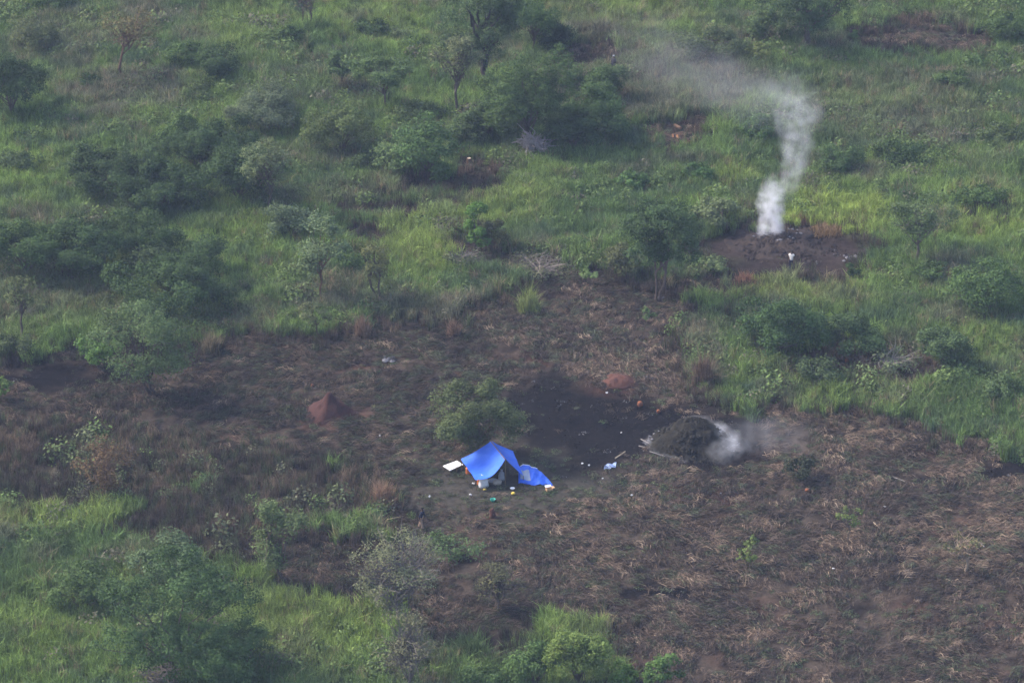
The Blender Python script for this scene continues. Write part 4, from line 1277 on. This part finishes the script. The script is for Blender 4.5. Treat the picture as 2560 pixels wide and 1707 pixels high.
stick('short pale stick beside the dead twisted tree', (2450, 1359), (2460, 1368), .045, m=M_WHITE)
stick('pale curved branch by the feet of the large grey tree', (1068, 1517), (1078, 1532), .04, m=M_PALEW)
stick('long pale pole on the litter at the right', (2222, 1190), (2262, 1205), .05, m=M_GREYW)
stick('straw coloured stick on the litter under the thin sapling', (2184, 1307), (2200, 1322), .04, m=M_PALEW)
stick('left pale stick of a crossed pair, lower right litter', (1775, 1573), (1792, 1598), .035, m=M_PALEW)
stick('right pale stick of a crossed pair, lower right litter', (1786, 1564), (1804, 1581), .035, m=M_PALEW)
stick('stick by the dark brush heap', (2001, 1200), (2018, 1214), .04, m=M_PALEW)
M_LOG = mat('log_bark', (.13, .08, .055), (.085, .055, .04), 8, .9, .1)
M_CLOD = mat('orange_clod', (.22, .085, .045), (.16, .06, .035), 8, .9, .1)
M_CUT = mat('cut_wood', (.40, .20, .10), (.30, .15, .08), 8, .8, .2)
def log(label, px, py, L, r, rz):
    b = G(px / K, py / K)
    root = empty('log', b, label, 'log', 'cut logs on the far brown patch', rz)
    Geo().tube([(0, -L / 2, r * 1.1), (0, L / 2, r)], [r, r * .9], 10).build('bark', M_LOG, root)
    for s, rr in ((-1, r), (1, r * .9)):
        Geo().tube([(0, s * L / 2, r * 1.1 if s < 0 else r), (0, s * (L / 2 + .012), r * 1.1 if s < 0 else r)], rr * .93, 10).build('cut_face', M_CUT, root)
log('upper cut log with a pale orange end on the far brown patch', 1694, 322, .9, .17, .5)
log('lower left cut log with a pale orange end on the far brown patch', 1695, 341, 1.2, .17, -.9)
log('lower right thick cut log on the far brown patch', 1711, 345, 1.4, .21, -1.1)
b = G(1173 / K, 412 / K)
root = empty('tree_stump', b, 'cut stump with a pale rim right of the broad leaved tree', 'tree stump')
Geo().lathe([(.32, -.1), (.25, .1), (.21, .55), (.20, .6)], 12).build('bark', M_LOG, root)
Geo().lathe([(.17, .601), (.165, .615)], 12).build('cut_face', M_PALEW, root)
for lab, px, py, w in (('orange earth clod at the edge of the burnt circle', 1600, 1016, .42), ('smaller orange earth clod nearest the smouldering mound', 1646, 1032, .28),
                       ('orange clod above the pointed red mound', 781, 968, .26), ('small orange clod on the litter by the brush heap', 2018, 1232, .34),
                       ('orange stump end among bushes at the right', 2117, 907, .34)):
    bag_lying(lab, px, py, w, w * .9, w * 1.1, M_CLOD, 'earth_clod', 'earth clod', -.02)
b = G(1803 / K, 570 / K)
Geo().tube([(0, 0, -.2), (.02, 0, 1.0), (-.02, 0, 2.2)], [.10, .09, .07], 7)
tag(Geo().tube([(0, 0, -.2), (.03, 0, 1.0), (-.02, 0, 2.3)], [.11, .10, .07], 7).build('post', M_PALEW, None, b), 'pale upright post beside the weeping bush at the kiln floor', 'post')

# ------------------------------------------------------------------ people
def skin_mesh(name, joints, links_, material, parent, sub=1):
    me = bpy.data.meshes.new(name)
    keys = list(joints)
    me.from_pydata([joints[k][:3] for k in keys], [(keys.index(a), keys.index(b)) for a, b in links_], [])
    o = link(name, me, parent)
    md = o.modifiers.new('skin', 'SKIN')
    md.use_smooth_shade = True
    sv = me.skin_vertices[0].data
    for i, k in enumerate(keys):
        q = joints[k]
        sv[i].radius = (q[3], q[4] if len(q) > 4 else q[3])
        sv[i].use_root = (i == 0)
    ss = o.modifiers.new('subsurf', 'SUBSURF')
    ss.levels = ss.render_levels = sub
    me.materials.append(material)
    return o
M_SKIN = mat('dark_skin', (.075, .042, .028), (.06, .034, .023), 8, .55, .4)
M_HAIR = mat('black_hair', (.012, .011, .011), None, 30, .9, .2)
M_EYE = mat('eye_white', (.6, .58, .55), None, 5, .3, .5)
def person(label, px, py, rz, top, legs_c, stride, lean, tilt=0.0, cap=None, shorts=False, sleeves=.55):
    b = G(px / K, py / K)
    root = empty('person', b, label, 'person', None, rz)
    s = stride
    lf = lean                                       # forward lean of the trunk, in metres at the shoulders
    J = {'pelvis': (0, 0, .93, .125, .095), 'waist': (0, lf * .4, 1.08, .115, .085), 'chest': (0, lf * .85, 1.28, .15, .10), 'necklow': (0, lf, 1.43, .07),
         'neck': (0, lf * 1.05, 1.50, .052), 'jaw': (0, lf * 1.1 + .025, 1.56, .07, .078), 'skull': (0, lf * 1.12 + .01, 1.645, .078, .092), 'crown': (0, lf * 1.12, 1.70, .055, .065)}
    L = [('pelvis', 'waist'), ('waist', 'chest'), ('chest', 'necklow'), ('necklow', 'neck'), ('neck', 'jaw'), ('jaw', 'skull'), ('skull', 'crown')]
    F = []
    for side, sg in (('l', -1), ('r', 1)):
        st = s * sg
        J[side + 'hip'] = (sg * .095, 0, .88, .088)
        J[side + 'knee'] = (sg * .10, st * .45 + abs(s) * .10, .49, .058)
        J[side + 'calf'] = (sg * .10, st * .72, .33, .055)
        J[side + 'ank'] = (sg * .10, st, .085 + (abs(s) * .12 if st < 0 else 0), .038)
        J[side + 'heel'] = (sg * .10, st - .03, .04 + (abs(s) * .10 if st < 0 else 0), .036)
        J[side + 'toe'] = (sg * .115, st + .17, .03, .034, .028)
        L += [('pelvis', side + 'hip'), (side + 'hip', side + 'knee'), (side + 'knee', side + 'calf'), (side + 'calf', side + 'ank'), (side + 'ank', side + 'heel'), (side + 'heel', side + 'toe')]
        J[side + 'sho'] = (sg * .19, lf * .95, 1.385, .062)
        J[side + 'elb'] = (sg * .245, lf * .6 - st * .35, 1.12, .043)
        J[side + 'wri'] = (sg * .25, lf * .55 - st * .75 + .07, .89, .028)
        J[side + 'palm'] = (sg * .25, lf * .55 - st * .8 + .10, .82, .026, .040)
        L += [('chest', side + 'sho'), (side + 'sho', side + 'elb'), (side + 'elb', side + 'wri'), (side + 'wri', side + 'palm')]
        F.append((side, sg, Vector(J[side + 'palm'][:3])))
    skin_mesh('body', J, L, M_SKIN, root, 2)
    for side, sg, p in F:                           # five fingers on each hand, each its own bent chain rooted in the palm
        fj, fl = {}, []
        for k, (dy, ln) in enumerate(((.03, .075), (.01, .085), (-.01, .08), (-.03, .062))):
            q = p + Vector((0, dy, -.02))
            for i, (f, bnd) in enumerate(((0, 0), (.5, .010), (1, .03))):
                fj[f'f{k}{i}'] = (q.x - sg * bnd, q.y, q.z - ln * f, .010 - .001 * i)
            fl += [(f'f{k}0', f'f{k}1'), (f'f{k}1', f'f{k}2')]
            if k: fl.append((f'f{k-1}0', f'f{k}0'))
        fj['t0'] = (p.x, p.y + .03, p.z + .02, .012); fj['t1'] = (p.x - sg * .01, p.y + .055, p.z - .01, .011); fj['t2'] = (p.x - sg * .015, p.y + .06, p.z - .04, .009)
        fl += [('f00', 't0'), ('t0', 't1'), ('t1', 't2')]
        skin_mesh('hand', fj, fl, M_SKIN, root, 1)
    def grow(keys, e, cut=None):
        return {k: (*J[k][:3], J[k][3] + e, (J[k][4] if len(J[k]) > 4 else J[k][3]) + e) for k in keys}
    # shirt
    S = grow(['chest', 'waist', 'pelvis', 'necklow', 'lsho', 'rsho'], .022)
    S['pelvis'] = (0, 0, .86, .165, .13)
    S['waist'] = (S['waist'][0], S['waist'][1], S['waist'][2], .15, .115)
    SL = [('chest', 'waist'), ('waist', 'pelvis'), ('chest', 'necklow'), ('chest', 'lsho'), ('chest', 'rsho')]
    for sd in 'lr':
        a, e = Vector(J[sd + 'sho'][:3]), Vector(J[sd + 'elb'][:3])
        m = a.lerp(e, sleeves)
        S[sd + 'slv'] = (*m, .066)
        SL.append((sd + 'sho', sd + 'slv'))
        if sleeves >= 1:
            w = Vector(J[sd + 'wri'][:3]); S[sd + 'cuff'] = (*e.lerp(w, .9), .045); SL.append((sd + 'slv', sd + 'cuff'))
    skin_mesh('shirt', S, SL, top, root, 2)
    T = {'pelvis': (0, 0, .93, .14, .112)}
    TL = []
    for sd in 'lr':
        h, kn, an = (Vector(J[sd + q][:3]) for q in ('hip', 'knee', 'ank'))
        T[sd + 'hip'] = (*h, .105)
        T[sd + 'knee'] = (*kn, .084)
        TL += [('pelvis', sd + 'hip'), (sd + 'hip', sd + 'knee')]
        if not shorts:
            T[sd + 'hem'] = (*kn.lerp(an, .92), .072); TL.append((sd + 'knee', sd + 'hem'))
    skin_mesh('trousers', T, TL, legs_c, root, 2)
    hx = Vector((0, lf * 1.12, 1.655))
    g = Geo().lathe([(.092, .0), (.098, .02), (.09, .06), (.06, .085), (.01, .095)], 14, at=(hx.x, hx.y - .012, hx.z), sq=(.92, 1.06))
    g.build('cap' if cap else 'hair', cap or M_HAIR, root, smooth=True)
    if cap: Geo().lathe([(.02, 0), (.085, .004), (.08, .012)], 12, at=(0, hx.y + .10, hx.z + .01), sq=(.8, .75)).build('cap_brim', cap, root)
    for sg in (-1, 1):
        Geo().lathe([(.004, -.012), (.012, 0), (.004, .012)], 8, at=(sg * .032, hx.y + .088, 1.618)).build('eye', M_EYE, root)
        Geo().lathe([(.006, -.03), (.016, 0), (.006, .03)], 8, at=(sg * .082, hx.y, 1.60), sq=(.6, 1)).build('ear', M_SKIN, root)
    Geo().lathe([(.018, -.018), (.014, 0), (.006, .03)], 8, at=(0, hx.y + .10, 1.59)).build('nose', M_SKIN, root)
    Geo().box((0, hx.y + .096, 1.545), (.05, .012, .012)).build('mouth', M_HAIR, root)
    return root
M_NAVY = mat('navy_cloth', (.022, .028, .055), (.016, .020, .040), 6, .9, .1)
M_TAN = mat('tan_cloth', (.33, .23, .17), (.26, .18, .13), 6, .9, .1)
M_WSHIRT = mat('white_cloth', (.80, .74, .70), (.68, .62, .60), 6, .9, .1)
M_DARKT = mat('dark_trousers', (.020, .020, .040), (.015, .015, .03), 6, .9, .1)
M_GREYC = mat('grey_cloth', (.05, .048, .06), (.036, .035, .045), 6, .9, .1)
person('person in a navy top and tan trousers walking below the shelter', 1052, 1323, -1.9, M_NAVY, M_TAN, .20, .12, sleeves=1.0)
person('person in a white shirt and dark trousers standing before the far kiln', 1978, 676, 2.7, M_WSHIRT, M_DARKT, .06, .02, sleeves=.5)
person('distant person in dark clothes and a pale cap by the upper grove', 1533, 184, -.6, M_GREYC, M_DARKT, .12, .05, cap=M_GSACK, sleeves=1.0)
